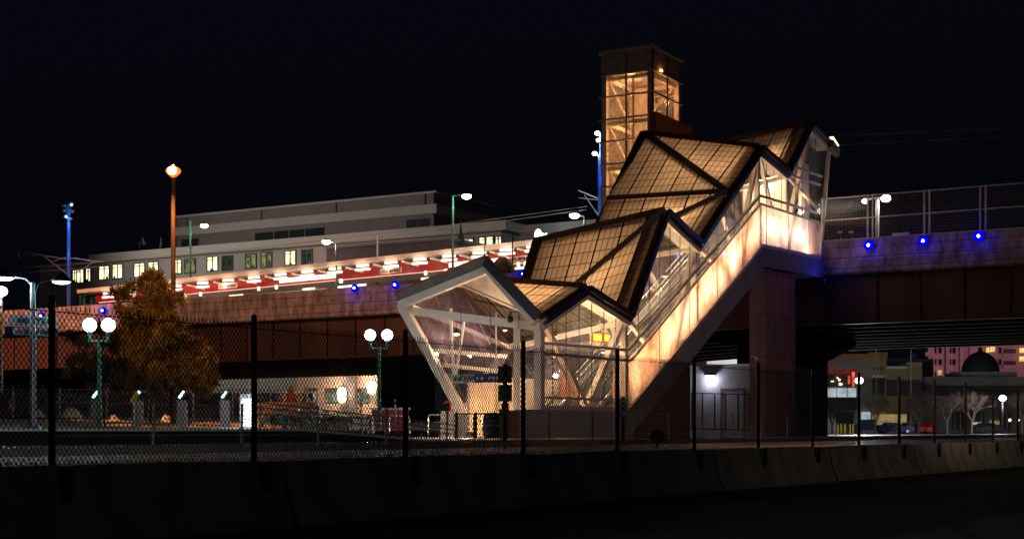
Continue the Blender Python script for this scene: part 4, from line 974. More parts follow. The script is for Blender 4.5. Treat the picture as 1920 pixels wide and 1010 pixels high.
# ------------------------------------------------------------------ left: globe lamps, sign pole, sodium lamp, pine
def globe_lamp(x, xl, xr, yg, Z, label, P):
    base_ = PX(x, 800, Z); o = thing('globe_lamp', label, 'street lamp', Vector((base_.x, Z, 1.18)), 'twin globe lamps')
    gl2 = [PX(xl,yg,Z), PX(xr,yg,Z)]; zt = PX(x, yg+34*47/Z*.9, Z).z
    g = MB(); g.tube(Vector((base_.x,Z,1.18)), Vector((base_.x,Z,zt+.05)), .075, .06, 12); g.build('pole', 'pole_green', o)
    g = MB(); g.tube(Vector((gl2[0].x,Z,zt)), Vector((gl2[1].x,Z,zt)), .03)
    for q in gl2: g.tube(Vector((q.x,Z,zt-.03)), Vector((q.x,Z,q.z-.2)), .045, .07)
    g.build('crossarm', 'pole_green', o)
    for q in gl2:
        g = MB(); g.ball(q, .215, 20); g.build('globe', 'e_globe', o, True); light('globe_light', q, (.9,.96,1), P*4.5, .23, o)
globe_lamp(186,168,203,609,47,'twin white globe lamp on a green pole left of the pine tree', 110)
globe_lamp(711,694,726,628,58,'twin white globe lamp on a green pole in front of the dark girders', 110)
Zs = 45.; x0 = (62-960)*Zs/F
o = thing('platform_lamp', 'grey platform lamp post with two curved arms at the left edge', 'street lamp', (x0,Zs,1.18))
g = MB(); g.tube((x0,Zs,1.18), (x0,Zs,PX(62,530,Zs).z), .1, .08, 12); g.box((x0,Zs,1.25), .45, .45, .12); g.build('pole', 'pole_grey', o)
def arm(pts, r=.035):
    g = MB(); g.path([PX(x,y,Zs) for x,y in pts], r); return g
arm([(61,545),(58,532),(50,523),(40,520),(25,519)]).build('arm', 'pole_grey', o); arm([(66,545),(70,532),(80,527),(92,524),(108,524)]).build('arm', 'black', o)
for x, y, m in ((8,521,'e_cool'), (115,528,'e_teal')):
    p = PX(x,y,Zs); g = MB(); g.lathe(p, [(.30,0),(.30,.04),(.2,.16),(.08,.24)], 16); g.build('lamp_shade', 'black', o); g = MB(); g.ball(p-UP*.0, .27, 16, .28); g.build('lens', m, o)
light('lamp_light', PX(8,521,Zs)-UP*.2, (.8,.92,1), 300, .2, o); light('lamp_light', PX(115,528,Zs)-UP*.2, (.4,1,.85), 22, .2, o)
so = thing('platform_sign', 'two stacked station signs on the grey lamp post at the left edge', 'sign', (x0, Zs-.15, 3.8))
def quadsign(c, m, nm, th=.2, dz=0, grow=0):
    (xa,ya),(xb,yb),(xc,yc),(xd,yd) = c; Za, Zb = Zs-.3, Zs+.9
    P = [PX(xd,yd,Za)-UP*grow, PX(xc,yc,Zb)-UP*grow, PX(xb,yb,Zb)+UP*grow, PX(xa,ya,Za)+UP*grow]; X = (P[1]-P[0]).normalized(); N = X.cross(UP).normalized()
    g = MB(); g.poly([p+N*dz for p in P], -N*th); g.build(nm, m, so); return P, X, N
P, X, N = quadsign(((21,590),(108,594.5),(108,613.5),(21,609)), 'signwhite', 'upper_board')
c = (P[0]+P[1]+P[2]+P[3])/4+N*.02
text('Bus', 'lettering', 'ink', so, c-X*.12, X, .27); text('TRAX', 'lettering', 'ink', so, c+X*.38, X, .25)
g = MB(); 
for f_ in (-.52, -.36): g.lathe(c+X*f_, [(.075,-.004),(.075,.006)], 14, N)
g.build('round_symbol', 'inkblue', so); g = MB(); g.bar(c+X*.60, c+X*.70, .02, .26); g.build('green_symbol', 'inkgreen', so)
P, X, N = quadsign(((15,611),(109,616),(109,633.5),(15,629)), 'signblue', 'lower_board')
P2, X, N = quadsign(((24,613.5),(106,618),(106,631),(24,626.5)), 'signwhite', 'name_panel', .02, .012)
c = (P2[0]+P2[1]+P2[2]+P2[3])/4+N*.03
text('NORTH TEMPLE', 'lettering', 'ink', so, c+X*.12, X, .2, width=1.02, bold=.004)
g = MB(); g.lathe(c-X*.56, [(.075,-.004),(.075,.004)], 14, N); g.build('round_symbol', 'inkred', so)
o = thing('distant_lamp', 'white star bright lamp at the left edge just below the platform lamp', 'street lamp', PX(2,545,100)-UP*8)
p = PX(2,546,100); g = MB(); g.tube(p-UP*8.5, p, .1); g.build('pole', 'galv', o); g = MB(); g.ball(p, .42, 14, .8); g.build('lens', 'e_white', o); light('lamp_light', p-UP*.5, (1,.93,.8), 700, .3, o)
# sodium lamp
Zl = 67.5; p = PX(325,321,Zl)
def sodium(loc_top, zb, label, P, grp=None, r=.24):
    p = Vector(loc_top); o = thing('sodium_lamp', label, 'street lamp', (p.x,p.y,zb), grp)
    g = MB(); g.tube((p.x,p.y,zb), (p.x,p.y,p.z-.42), .14, .095, 12); g.tube((p.x,p.y,p.z-.42), (p.x,p.y,p.z-.3), .05); g.build('pole', 'pole_brown', o)
    g = MB()
    for k in range(4): a = math.pi/4+k*math.pi/2; d = Vector((math.cos(a),math.sin(a),0)); g.path([p-UP*.33, p-UP*.3+d*.16, p+d*.2], .012, 5)
    g.lathe(p+UP*.2, [(.12,-.0),(.1,.05),(.02,.1)], 12); g.build('lantern_cage', 'pole_brown', o)
    g = MB(); g.lathe(p, [(.10,-.26),(r*1.1,-.12),(r*1.45,.0),(r*1.2,.12),(.1,.22)], 18); g.build('lantern_glow_shell', 'e_sodium_glow', o); g = MB(); g.ball(p+Vector((0,-.16,.0)), r*.95, 14, .8); g.build('bulb', 'e_sodium', o)  # enlarged orange shell draws the glow around the white bulb
    light('sodium_light', p-UP*.15+Vector((0,-.7,0)), SOD, P, .2, o, 'SPOT', p-UP*8+Vector((.2,-.9,0)), 60, .7); light('sodium_glow', p+UP*.45, SOD, P*.02, .1, o); return o
sodium(p, GZ, 'single orange sodium lamp on a tall pole above the pine tree', 9000)
# pine
tx, tyy = (285-960)*66/F, 66.
pine = thing('pine_tree', 'bushy pine tree lit orange by the lamp in front of the viaduct', 'tree', (tx,tyy,1.1))
g = MB(); g.tube((tx,tyy,1.0), (tx+.05,tyy,4.6), .15, .11, 10); g.tube((tx+.05,tyy,4.6), (tx-.03,tyy,7.9), .11, .03, 8); g.build('trunk', 'bark', pine)
crown = MB(); limbs = MB(); Rn = random.Random(11)
def clump(c, r):
    n = int(46*r/.22)
    for _ in range(n):
        d = Vector((Rn.gauss(0,1), Rn.gauss(0,1), Rn.gauss(0,1)+.35)).normalized(); s_ = c+d*r*Rn.uniform(.0,.35); e_ = s_+d*r*Rn.uniform(.6,1.05)
        sd = d.cross(Vector((Rn.gauss(0,1),Rn.gauss(0,1),Rn.gauss(0,1)))).normalized()*r*.062
        crown.add([s_-sd, s_+sd, e_+sd*.5, e_-sd*.5], [(0,1,2,3)])
for k in range(78):
    f_ = ((k+.5)/78)**1.15; z = 2.95+f_*5.05
    rr = 3.4*(1-f_)**.85*(.70+.34*math.sin(min(1,f_*3.2)*math.pi/2))+.10
    a = k*2.4+Rn.uniform(-.5,.5); lobe = .66+.42*math.sin(a*2+z*1.9)+.16*math.sin(a*5+z*4)
    L = rr*max(.45, lobe)*Rn.uniform(.78,1.16); st0 = Vector((tx,tyy,z)); en0 = st0+Vector((math.cos(a)*L, math.sin(a)*L, .28*L*Rn.uniform(-.3,1)))
    limbs.tube(st0, en0, .035*(1.2-f_), .01, 5, False)
    m_ = max(2, int(L*2.6))
    for j in range(m_):
        q = st0.lerp(en0, .35+.68*(j+.6)/m_); off_ = Vector((Rn.gauss(0,.14),Rn.gauss(0,.14),Rn.gauss(0,.11)))*min(1,L)
        clump(q+off_, Rn.uniform(.26,.46))
        if Rn.random() < .55: clump(q+off_*2.6, Rn.uniform(.18,.3))
    for _ in range(2): clump(en0+Vector((Rn.gauss(0,.12),Rn.gauss(0,.12),Rn.gauss(0,.12)))*min(1,L), Rn.uniform(.28,.42))
clump(Vector((tx-.05,tyy,8.05)), .25); clump(Vector((tx+.06,tyy,7.75)), .28); clump(Vector((tx-.3,tyy,7.2)), .34)
limbs.build('branches', 'bark', pine); crown.build('crown', 'needles', pine)

# ------------------------------------------------------------------ plaza furniture
bf = thing('plaza_fence', 'silver chain link fence behind the platform on the left', 'fence', PX(280,800,74))
xs_ = [24,112,200,279,362,436,507,575]
for i, x in enumerate(xs_):
    g = MB(); h = PX(x, 728-(7 if i == 3 else 0), 74); g.tube(Vector((h.x,74,1.2)), h+UP*.1, .05, n=8); g.build('post', 'galv', bf)
g = MB(); g.tube(PX(-40,729,74), PX(570,731,74), .028, n=6); g.build('top_rail', 'galv', bf)
g = MB(); x = -20.
xa, xb = PX(-40,730,74).x, PX(572,730,74).x; za, zb = 1.2, PX(0,731,74).z; 
x = xa
while x < xb: 
    g.bar((x,74,za), (x+(zb-za)*.8,74,zb), .012, .012); g.bar((x+(zb-za)*.8,74.02,za), (x,74.02,zb), .012, .012); x += .2
g.build('mesh_panel', 'galv', bf)
rw_ = MB(); rw_.box(PX(270,765,88)+UP*.0, 30, .4, 0.01); rw_ = MB(); p = PX(-60,735,88); q = PX(585,735,88)
rw_.hexa([(p.x,88,1.),(q.x,88,1.),(q.x,88.5,1.),(p.x,88.5,1.),(p.x,88,3.35),(q.x,88,3.35),(q.x,88.5,3.35),(p.x,88.5,3.35)])
tag(rw_.build('retaining_wall', mat('purple_grey_wall', (.12,.11,.14), .9, var=.2, scale=.5)), 'long plain purple grey wall behind the silver fence', 'wall')
def pillar(x, Z, label, cap=True):
    c = PX(x, 800, Z); o = thing('stone_pillar', label, 'pillar', (c.x,Z,1.18), 'stone pillars with teal reading lamps')
    g = MB(); g.box((c.x,Z,1.18+.61), .36, .36, 1.22); ob = g.build('shaft', 'concrete', o)
    g = MB(); g.bar((c.x-.12,Z-.1,2.42), (c.x+.17,Z-.1,2.78), .34, .07); g.build('tilted_cap', 'pole_green', o)
    g = MB(); g.bar((c.x-.08,Z-.28,2.50), (c.x+.13,Z-.28,2.76), .04, .09); g.build('lamp_face', 'e_teal', o); return o
pillar(181,62,'stone pillar with teal lamp cap under the left globe lamp'); pillar(259,62,'stone pillar with teal lamp cap beside the yellow panel'); pillar(342,62,'stone pillar with teal lamp cap, third from the left'); pillar(422,62,'stone pillar with teal lamp cap next to the bright display')
c = PX(252,745,61.5); o = thing('yellow_sign', 'yellow tilted panel behind the second stone pillar', 'sign', c-UP*1.2); g = MB(); g.bar(c+Vector((-.12,0,-.2)), c+Vector((.1,0,.22)), .05, .2); g.build('board', 'yellow', o); g = MB(); g.tube(c-UP*1.15, c, .03); g.build('post', 'galv', o)
c = PX(465,775,61); o = thing('bright_display', 'blinding bluish white display stand on the platform', 'display', (c.x,61,1.18))
g = MB(); g.box((c.x,61.1,1.9), .68, .12, 1.5); g.build('housing', 'galv', o)
g = MB()
for y0, y1 in ((747,758),(759.5,769),(772,780),(782,785),(787,789.5),(791,793.5),(795.5,798.5)): a_, c_ = PX(465,y0,61), PX(465,y1,61); g.box((c.x,61.0,(a_.z+c_.z)/2), .52, .05, a_.z-c_.z)
g.build('lit_screen', 'e_screen', o); light('screen_light', (c.x,60.4,2.0), (.75,.86,1), 60, .3, o)
text('XXX XXX XX', 'red_lettering', 'inkred', o, (c.x,60.98,PX(465,740,61).z), (1,0,0), .12) if False else None
def heap(x0, x1, ytop, Z, label, seed):
    rr = random.Random(seed); a_, c_ = PX(x0,785,Z), PX(x1,785,Z); n = 14; g = MB(); vs = []; H = PX(x0,ytop,Z).z-1.3
    for j in range(n+1):
        for i in range(n+1):
            u_, v_ = i/n*2-1, j/n*2-1; h = max(0, 1-abs(u_)**5)*max(0, 1-v_*v_)*(.70+.22*math.sin(u_*3+seed)+.06*math.sin(u_*7+seed*2)+rr.uniform(-.05,.05))
            vs.append(((a_.x+c_.x)/2+u_*(c_.x-a_.x)/2, Z+v_*1.2, 1.25+h*H))
    g.add(vs, [(j*(n+1)+i, j*(n+1)+i+1, (j+1)*(n+1)+i+1, (j+1)*(n+1)+i) for j in range(n) for i in range(n)])
    tag(g.build('snow_heap', 'snow', None, True), label, 'snow heap', 'heaps of old snow behind the platform')
heap(100,160,757,70,'large heap of old snow left of the first stone pillar',1); heap(62,90,764,70,'small heap of old snow beside the lamp post foot',2); heap(208,226,772,70,'tiny heap of snow between the first two pillars',3); heap(305,335,768,70,'low heap of snow right of the second pillar',4); heap(484,502,752,72,'pale heap behind the ramp railing next to the display',5)
c = PX(530,768,72); o = tag(MB().box(c, 3.1, .8, .75).build('brick_planter', mat('salmon_brick', (.5,.26,.18), .8)), 'low salmon wall block behind the ramp railing', 'wall')
o = thing('garden_statue', 'small orange lit standing figure shaped post on the salmon wall', 'statue', PX(545,757,72)); c = PX(545,757,72); g = MB(); g.lathe(c, [(.2,0),(.16,.2),(.2,.35),(.12,.55),(.14,.62),(.1,.8),(.02,.9)], 12); g.build('statue_body', 'corten', o)
# low dark handrail on the plaza
o = thing('low_railing', 'low dark railing on the platform left of the bright display', 'railing', PX(200,800,58)); g = MB(); g.tube(PX(-20,783,58), PX(205,783,58), .03, n=6); g.build('rail', 'black', o)
for x in (-10,55,130,142,196): g = MB(); g.tube(PX(x,783,58), PX(x,802,58), .025, n=6); g.build('post', 'black', o)
# ramp railing
o = thing('ramp_railing', 'long steel railing with three bars sloping down along the ramp', 'railing', WP(600,800,PE+.1))
for (x0_,y0_,x1_,y1_) in ((478,753,860,797),(478,762,860,806),(490,775,860,814)):
    g = MB(); g.tube(WP(x0_,y0_,PE+.1), WP(x1_,y1_,PE+.1), .022, n=6); g.build('bar', 'galv', o)
for x in (488,530,570,588,632,680,722,760,790,825,858):
    yt = 753+(x-478)*44/382; yb = 803 if x < 560 else 803+(x-560)*26/295; g = MB(); g.tube(WP(x,yt,PE+.1), WP(x,yb,PE+.1), .022, n=6); g.build('post', 'galv', o)
# bicycles
bk = thing('bicycle', 'parked bicycle nearest to the bright display', 'bicycle', (0,0,0), 'bicycles parked behind the ramp railing')
for sx in (-.5, .5):
    g = MB(); n = 18
    pts = [Vector((sx+.33*math.cos(2*math.pi*i/n), 0, .34+.33*math.sin(2*math.pi*i/n))) for i in range(n+1)]; g.path(pts, .02, 5)
    for i in range(0, n, 3): g.tube((sx,0,.34), pts[i], .004, n=3)
    g.build('wheel', 'tyre', bk)
g = MB(); N_ = {'bb':(-.05,0,.3),'seat':(-.2,0,.8),'head':(.33,0,.78),'rear':(-.5,0,.34),'front':(.5,0,.34)}
for a_, c_ in (('bb','seat'),('bb','head'),('seat','head'),('bb','rear'),('seat','rear'),('head','front')): g.tube(N_[a_], N_[c_], .02, n=6)
g.build('frame', mat('bicycle_frame_paint', (.08,.3,.22), .3, metal=.3), bk)
g = MB(); g.box((-.22,0,.88), .26, .12, .05); g.tube((-.2,0,.78), (-.22,0,.88), .015); g.build('saddle', 'black', bk)
g = MB(); g.tube((.32,-.24,.98), (.32,.24,.98), .015); g.tube((.33,0,.78), (.32,0,.98), .015); g.build('handlebar', 'silver', bk)
bl = ['second parked bicycle from the display', 'third parked bicycle from the display', 'fourth parked bicycle, near the salmon wall end', 'fifth parked bicycle along the ramp railing', 'sixth parked bicycle along the ramp railing', 'parked bicycle next to the pale cabinet']
bx = [(500,62),(523,62.6),(546,62),(572,62.8),(596,62.2),(620,62.9),(644,62.3)]
for i, (x, Z) in enumerate(bx):
    L = PX(x, 800, Z); L.z = 1.17 if x < 560 else 1.05; rz = .35+.5*math.sin(i*2.1)
    if i == 0: bk.location = L; bk.rotation_euler = (0,0,rz)
    else: copy_tree(bk, None, L, rz, bl[i-1])
# cabinets, red panel, silver gates
def item(name, label, cat, x0, x1, y0, y1, Z, m, dep=.4, grp=None):
    a_, c_ = PX(x0,y1,Z), PX(x1,y0,Z); g = MB(); g.box(((a_.x+c_.x)/2, Z+dep/2, (a_.z+c_.z)/2), c_.x-a_.x, dep, c_.z-a_.z); return a_, c_, g
o = thing('ticket_cabinet', 'pale silver cabinet behind the ramp railing beside the red panel', 'cabinet', PX(678,808,66)); a_, c_, g = item('','','',660,686,783,808,66,'silver'); g.build('casing', 'silver', o); g = MB(); g.box(((a_.x+c_.x)/2,65.97,(a_.z+c_.z)/2+.1), .4,.04,.35); g.build('door', 'white', o)
o = thing('red_hoarding', 'red upright panel fence behind the globe lamp pole', 'panel', PX(728,815,68)); a_, c_, g = item('','','',697,766,766,812,68,'red',.1); g.build('board', 'red', o)
g = MB(); a2 = PX(697,766,68); g.bar(a2, PX(770,766,68), .14, .1); g.build('top_rail', 'white', o)
def hoop(x0, x1, ytop, Z, label, ybot=812):
    o = thing('silver_hoop', label, 'barrier rail', PX((x0+x1)/2,ybot,Z), 'bright tubular steel hoops near the portal'); g = MB(); g.path([PX(x0,ybot,Z),PX(x0,ytop+3,Z),PX(x0+3,ytop,Z),PX(x1-3,ytop,Z),PX(x1,ytop+3,Z),PX(x1,ybot,Z)], .035, 8); g.build('tube', 'silver', o); g = MB(); g.tube(PX(x0,ytop+14,Z), PX(x1,ytop+14,Z), .025, n=6); g.build('bar', 'silver', o)
hoop(655,698,781,64,'steel hoop in front of the pale cabinet'); hoop(730,768,779,64,'steel hoop in front of the red panel'); hoop(803,838,777,62,'steel hoop left of the black gate', 815); hoop(690,700,784,63,'narrow steel hoop between cabinet and red panel')
for x, L in ((677,'thin lavender bollard post left of the red panel'),(741,'thin lavender bollard post in front of the red panel')):
    o = thing('slim_post', L, 'post', PX(x,810,65)); g = MB(); g.tube(PX(x,810,65), PX(x,752,65), .035, n=8); g.ball(PX(x,750,65), .06, 8); g.build('post_shaft', 'pole_grey', o)
o = thing('red_pipe', 'bent red pipe left of the portal tip', 'pipe', PX(843,770,60)); g = MB(); g.path([PX(832,753,60),PX(842,753,60),PX(844,756,60),PX(844,770,60)], .05, 8); g.build('pipe_run', 'red', o)
g = MB(); a_ = PX(826,826,63); c_ = PX(850,770,63); g.box(((a_.x+c_.x)/2,63.3,(a_.z+c_.z)/2), c_.x-a_.x, .5, c_.z-a_.z); tag(g.build('concrete_pillar', 'ceiling'), 'short beige pillar left of the black gate', 'pillar')
# black gates in front of the portal
gt = thing('black_gate', 'black framed mesh gate in two leaves before the portal', 'gate', PX(900,826,57.5))
for (x0_,x1_) in ((857,889),(893,926)):
    g = MB()
    for p_, q_ in (((x0_,775),(x1_,775)),((x0_,823),(x1_,823)),((x0_,775),(x0_,826)),((x1_,775),(x1_,826))): g.bar(PX(*p_,57.5), PX(*q_,57.5), .06, .05)
    g.build('leaf_frame', 'black', gt)
    g = MB(); x = x0_+1.5
    while x < x1_: g.tube(PX(x,775,57.5), PX(x,823,57.5), .006, n=3); x += 1.7
    g.build('mesh_panel', 'wire', gt)
for x in (855.5, 891.2, 927.5): g = MB(); g.tube(PX(x,829,57.5), PX(x,772,57.5), .045, n=8); g.build('post', 'black', gt)
g = MB(); g.box(PX(900,800,64), 3.0, .2, 1.35); tag(g.build('lobby_screen_wall', 'cream'), 'cream low wall lit from above behind the black gate', 'wall')
o = thing('round_bin', 'dark rounded bin behind the right gate leaf', 'bin', PX(924,822,58.5)); c = PX(925,822,58.5); g = MB(); g.lathe(c, [(.36,0),(.44,.3),(.46,.55),(.42,.8),(.33,1.0),(.3,1.02)], 18); g.build('bin_body', 'darkmet', o, True); g = MB(); g.lathe(c+UP*.5, [(.47,0),(.47,.05)], 18); g.build('band', 'galv', o)
g = MB(); a_ = PX(938,828,58); g.box(PX(957,798,58.2), .74, .5, 1.2); tag(g.build('brown_cabinet', 'corten'), 'dark brown cabinet at the foot of the corner post', 'cabinet')
# track marker signs
def marker(x, Z, rows, label, wpx):
    o = thing('track_sign', label, 'sign', PX(x,860,Z), 'stacked grey track marker signs')
    p = PX(x,832,Z); g = MB(); g.tube((p.x,Z+.06,GZ), (p.x,Z+.06,PX(x,rows[0][0]-5,Z).z), .06, n=8); g.build('post', 'black', o)
    for (y0,y1,wf,s_) in rows:
        a_, c_ = PX(x-wpx*wf/2,y1,Z), PX(x+wpx*wf/2,y0,Z); g = MB(); g.box(((a_.x+c_.x)/2,Z,(a_.z+c_.z)/2), c_.x-a_.x, .05, c_.z-a_.z); bo = g.build('plate', 'signgrey', o)
        g = MB()
        for yy in (a_.z+.012, c_.z-.012): g.box(((a_.x+c_.x)/2,Z-.03,yy), c_.x-a_.x, .01, .024)
        for xx in (a_.x+.012, c_.x-.012): g.box((xx,Z-.03,(a_.z+c_.z)/2), .024, .01, c_.z-a_.z)
        g.build('border', 'black', o)
        text(s_, 'lettering', 'ink', o, ((a_.x+c_.x)/2, Z-.04, (a_.z+c_.z)/2), (1,0,0), (c_.z-a_.z)*1.12, width=(c_.x-a_.x)*.66, bold=.006)
marker(947, 42, [(687,717,1,'X'),(721,752,1,'OZ'),(755,776,.55,'41')], 'tall stack of three grey marker signs X, OZ and 41 before the portal', 26)
marker(1168.5, 50, [(748,764,1,'X'),(767,781,1,'OZ')], 'smaller stack of grey marker signs beside the barrier fence post', 16)
o = thing('round_switch_signal', 'dark round topped signal on a short post before the rust wall', 'signal', PX(1232,845,46)); p = PX(1232,818,46); g = MB(); g.lathe(p, [(.24,-.06),(.24,.06)], 18, (0,-1,0)); g.build('disc', 'black', o); g = MB(); g.tube(p-UP*.2, (p.x,46,GZ), .05, n=8); g.build('post', 'pole_brown', o)
o = thing('small_notice', 'small white notice on the silver fence at the far left', 'sign', PX(24,760,73.8)); c = PX(23,757,73.8); g = MB(); g.box(c, .27, .02, .5); g.build('board', 'signwhite', o); g = MB(); g.box(c+Vector((0,-.02,.12)), .16, .01, .14); g.build('red_symbol', 'inkred', o)

# ------------------------------------------------------------------ service building below the bridge
TS = 36.0; sb = thing('service_building', 'lavender white flat roofed building with a wall lamp under the viaduct', 'building', TP(1357,815,TS))
wa, wb = tw(TP(1290,750,TS))[1], tw(TP(1440,750,TS))[1]; zt = TP(1297,688,TS).z
g = MB(); g.lbox(TS, TS+8, wb, wa, GZ, zt); g.build('wall', 'paleply', sb)
g = MB(); g.lbox(TS-.1, TS+8.1, wb-.1, wa+.1, zt, zt+.14); g.build('roof_edge', 'white', sb)
dl, dr = tw(TP(1355,760,TS))[1], tw(TP(1394,760,TS))[1]; g = MB(); zd = TP(1375,731,TS).z; g.lbox(TS-.05, TS+.0, dr, dl, GZ, zd); d_o = g.build('door', 'paleply', sb)
g = MB(); g.lbox(TS-.09, TS-.0, dl, dl+.12, GZ, zd+.12); g.lbox(TS-.09, TS-.0, dr-.12, dr, GZ, zd+.12); g.lbox(TS-.09, TS, dr-.12, dl+.12, zd, zd+.12); g.build('door_frame', 'officedark', d_o)
lp = TP(1331,701,TS-.2); g = MB(); g.box(lp, .62, .4, .18, V3); lo = g.build('wall_lamp', 'black', sb); g = MB(); g.box(lp-UP*.12, .5, .34, .07, V3); g.build('lens', 'e_cool', lo)
light('wall_light', lp-UP*.35-B3*.25, (.80,.84,1), 75, .12, sb)
fo = thing('panel_fence', 'thin framed fence panels in front of the lavender building', 'fence', TP(1357,805,TS-2.5)); tq = TS-2.5
for x in (1297,1317,1340,1360,1384,1405,1424):
    g = MB(); g.bar(TP(x,738,tq), TP(x,807,tq), .07, .05, up=B3); g.build('post', 'black', fo)
g = MB()
for (y0,y1) in ((736,740),(803,806)): g.bar(TP(1294,y0,tq), TP(1426,y1,tq), .06, .06)
g.build('rail', 'black', fo)
o = thing('security_camera', 'small white camera on the left face of the column', 'camera', WP(1421,672,.6)); p = WP(1421,672,.6)-B3*.3; g = MB(); g.ball(p, .13, 12); g.tube(p, p+B3*.3, .04); g.box(p-V3*-.2+UP*.1, .2,.12,.12, B3); g.build('camera_body', 'white', o)

# ------------------------------------------------------------------ station building seen below the girders
TB = 78.0; bb = thing('station_building', 'beige building with round wall lamps seen under the left part of the viaduct', 'building', TP(700,800,TB))
wa, wb = tw(TP(556,750,TB))[1], tw(TP(905,750,TB))[1]; ztb = 8.5
g = MB(); g.lbox(TB, TB+12, wb, wa, GZ, ztb); g.build('wall', mat('warm_beige_stucco', (.42,.33,.27), .85, var=.12, scale=.4), bb)
for x0_, x1_ in ((654,670),(774,787),(858,870)):
    a_, c_ = tw(TP(x0_,750,TB))[1], tw(TP(x1_,750,TB))[1]; g = MB(); g.lbox(TB-.5, TB-.02, c_, a_, GZ, ztb-.1); g.build('pilaster', 'darkwall', bb)
for x0_, x1_, kk in ((573,594,'w_green'),(612,634,'w_green'),(672,692,'w_green'),(707,718,'w_green'),(722,741,'w_green'),(764,775,'w_green'),(808,829,'w_green')):
    a_, c_ = tw(TP(x0_,730,TB))[1], tw(TP(x1_,730,TB))[1]; z1_, z0_ = TP(x0_,729,TB).z, TP(x0_,754,TB).z
    g = MB(); g.lbox(TB-.08, TB-.02, c_-.08, a_+.08, z0_-.08, z1_+.1); wo = g.build('window', 'winframe', bb); g = MB(); m2 = (a_+c_)/2
    g.lbox(TB-.12, TB-.1, c_, m2-.06, z0_, z1_-.35); g.lbox(TB-.12, TB-.1, m2+.06, a_, z0_, z1_-.35); g.build('pane', kk, wo)
for i, (x, y, hh) in enumerate(((641,741,20),(697,727,17),(747,727,17),(796,738,22),(799,790,12))):
    p = TP(x, y, TB-.7); k_ = p.y/F; hh_ = hh*k_
    g = MB(); g.lathe(p-UP*hh_*.75, [(.1,0),(.42,hh_*.25),(.52,hh_*.7),(.5,hh_*1.2),(.3,hh_*1.5)], 14); lo = g.build('wall_lantern_glare', emit('lantern_warm', (1,.80,.55), 5) if i == 0 else bpy.data.materials['lantern_warm'], bb)  # glowing body enlarged to the size of the lantern's glare
    light('lantern_light', p-B3*.8+UP*.4, (1,.66,.42), 1500 if i < 4 else 300, .4, bb)
g = MB(); g.lbox(TB-9, TB-8.7, wb+2, wa-4, GZ, 2.5); tag(g.build('pinkish_low_wall', mat('pinkish_block', (.45,.27,.23), .85)), 'low pinkish wall between the red panel and the portal', 'wall')

# ------------------------------------------------------------------ right background
def block(parent, x0, x1, ytop, ybot, Z, m, nm='wall', dep=12, Z2=None):
    Z2 = Z2 or Z; a_, c_ = PX(x0,ytop,Z), PX(x1,ytop,Z2); zt = a_.z; zb = PX(x0,ybot,Z).z if ybot < 812 else GZ
    g = MB(); g.hexa([(a_.x,Z,zb),(c_.x,Z2,zb),(c_.x,Z2+dep,zb),(a_.x,Z+dep,zb),(a_.x,Z,zt),(c_.x,Z2,zt),(c_.x,Z2+dep,zt),(a_.x,Z+dep,zt)]); return g.build(nm, m, parent)
cb = thing('shopping_building', 'grey shop building with a red name sign and a copper roof band', 'building', PX(1600,812,225))
block(cb, 1480, 1631, 666, 812, 225, 'greywall'); block(cb, 1560, 1631, 663, 674, 224.6, 'orangewall', 'roof_band', 1); 
block(cb, 1631, 1662, 672, 812, 225.3, 'tanwall', 'corner_tower'); block(cb, 1630, 1664, 660, 673, 224.8, 'orangewall', 'roof_band', 2)
block(cb, 1636, 1658, 703, 707, 224.9, 'white', 'sill', .5); block(cb, 1636, 1659, 708, 741, 225.1, 'darkwall', 'dark_glazing', .3)
for x in (1640,1646,1652,1658): block(cb, x-.8, x+.8, 687, 693, 224.9, 'darkwall', 'slot', .3)
block(cb, 1531, 1604, 700, 725, 224.7, 'darkwall', 'balcony_recess', .4); block(cb, 1545, 1605, 727, 744, 224.5, 'w_shop', 'lit_window', .3); block(cb, 1524, 1612, 744, 768, 224.3, 'darkwall', 'awning', .8)
for x in (1569, 1589): block(cb, x-.4, x+.4, 718, 744, 224.2, 'winframe', 'mullion', .2)
text('Cicero', 'lettering', 'e_redsign', cb, PX(1580,694,224.4), (1,0,0), 1.75, width=4.5, bold=.03)
g = MB()
for k in range(9): g.box(PX(1562+R.uniform(-3,18),705+R.uniform(0,17),224.2), R.uniform(.15,.5), .05, R.uniform(.12,.25))
g.build('small_light', 'e_warm', cb)
g = MB(); g.box(PX(1600,711,224.1), .4, .05, 2.2); g.box(PX(1592,712,224.1), .35, .05, 1.2); g.build('red_light', emit('red_neon', (1,.12,.06), 1.5), cb)
for x0_, x1_, m_ in ((1531,1543,'w_shop'),(1567,1600,'darkwall'),(1616,1632,'w_shop'),(1637,1700,'w_yellow')): block(cb if x0_ < 1640 else cb, x0_, x1_, 772 if m_ != 'w_yellow' else 776, 800, 224.4, m_, 'shop_window', .3)
block(cb, 1662, 1702, 690, 812, 228, 'tanwall', 'side_wing'); block(cb, 1662, 1702, 686, 691, 227.6, 'white', 'parapet_cap', 12); block(cb, 1701, 1729, 682, 812, 230, 'tanwall', 'end_tower'); block(cb, 1665, 1728, 712, 742, 227.3, 'darkwall', 'dark_glazing', .3); block(cb, 1700, 1730, 679, 683, 229.5, 'cornice', 'parapet_cap', 12)
lb_ = thing('long_grey_building', 'long low grey building behind the bare trees at the right', 'building', PX(1830,812,232))
block(lb_, 1729, 1990, 706, 722, 236, 'greywall', 'upper_band'); block(lb_, 1660, 1990, 741, 812, 234, 'greywall', 'wall'); block(lb_, 1729, 1990, 722, 742, 235.5, 'darkwall', 'dark_glazing', 3)
for x0_, x1_ in ((1786,1812),(1820,1846),(1874,1894)): block(lb_, x0_, x1_, 772, 806, 233.6, 'darkwall', 'entrance', .3)
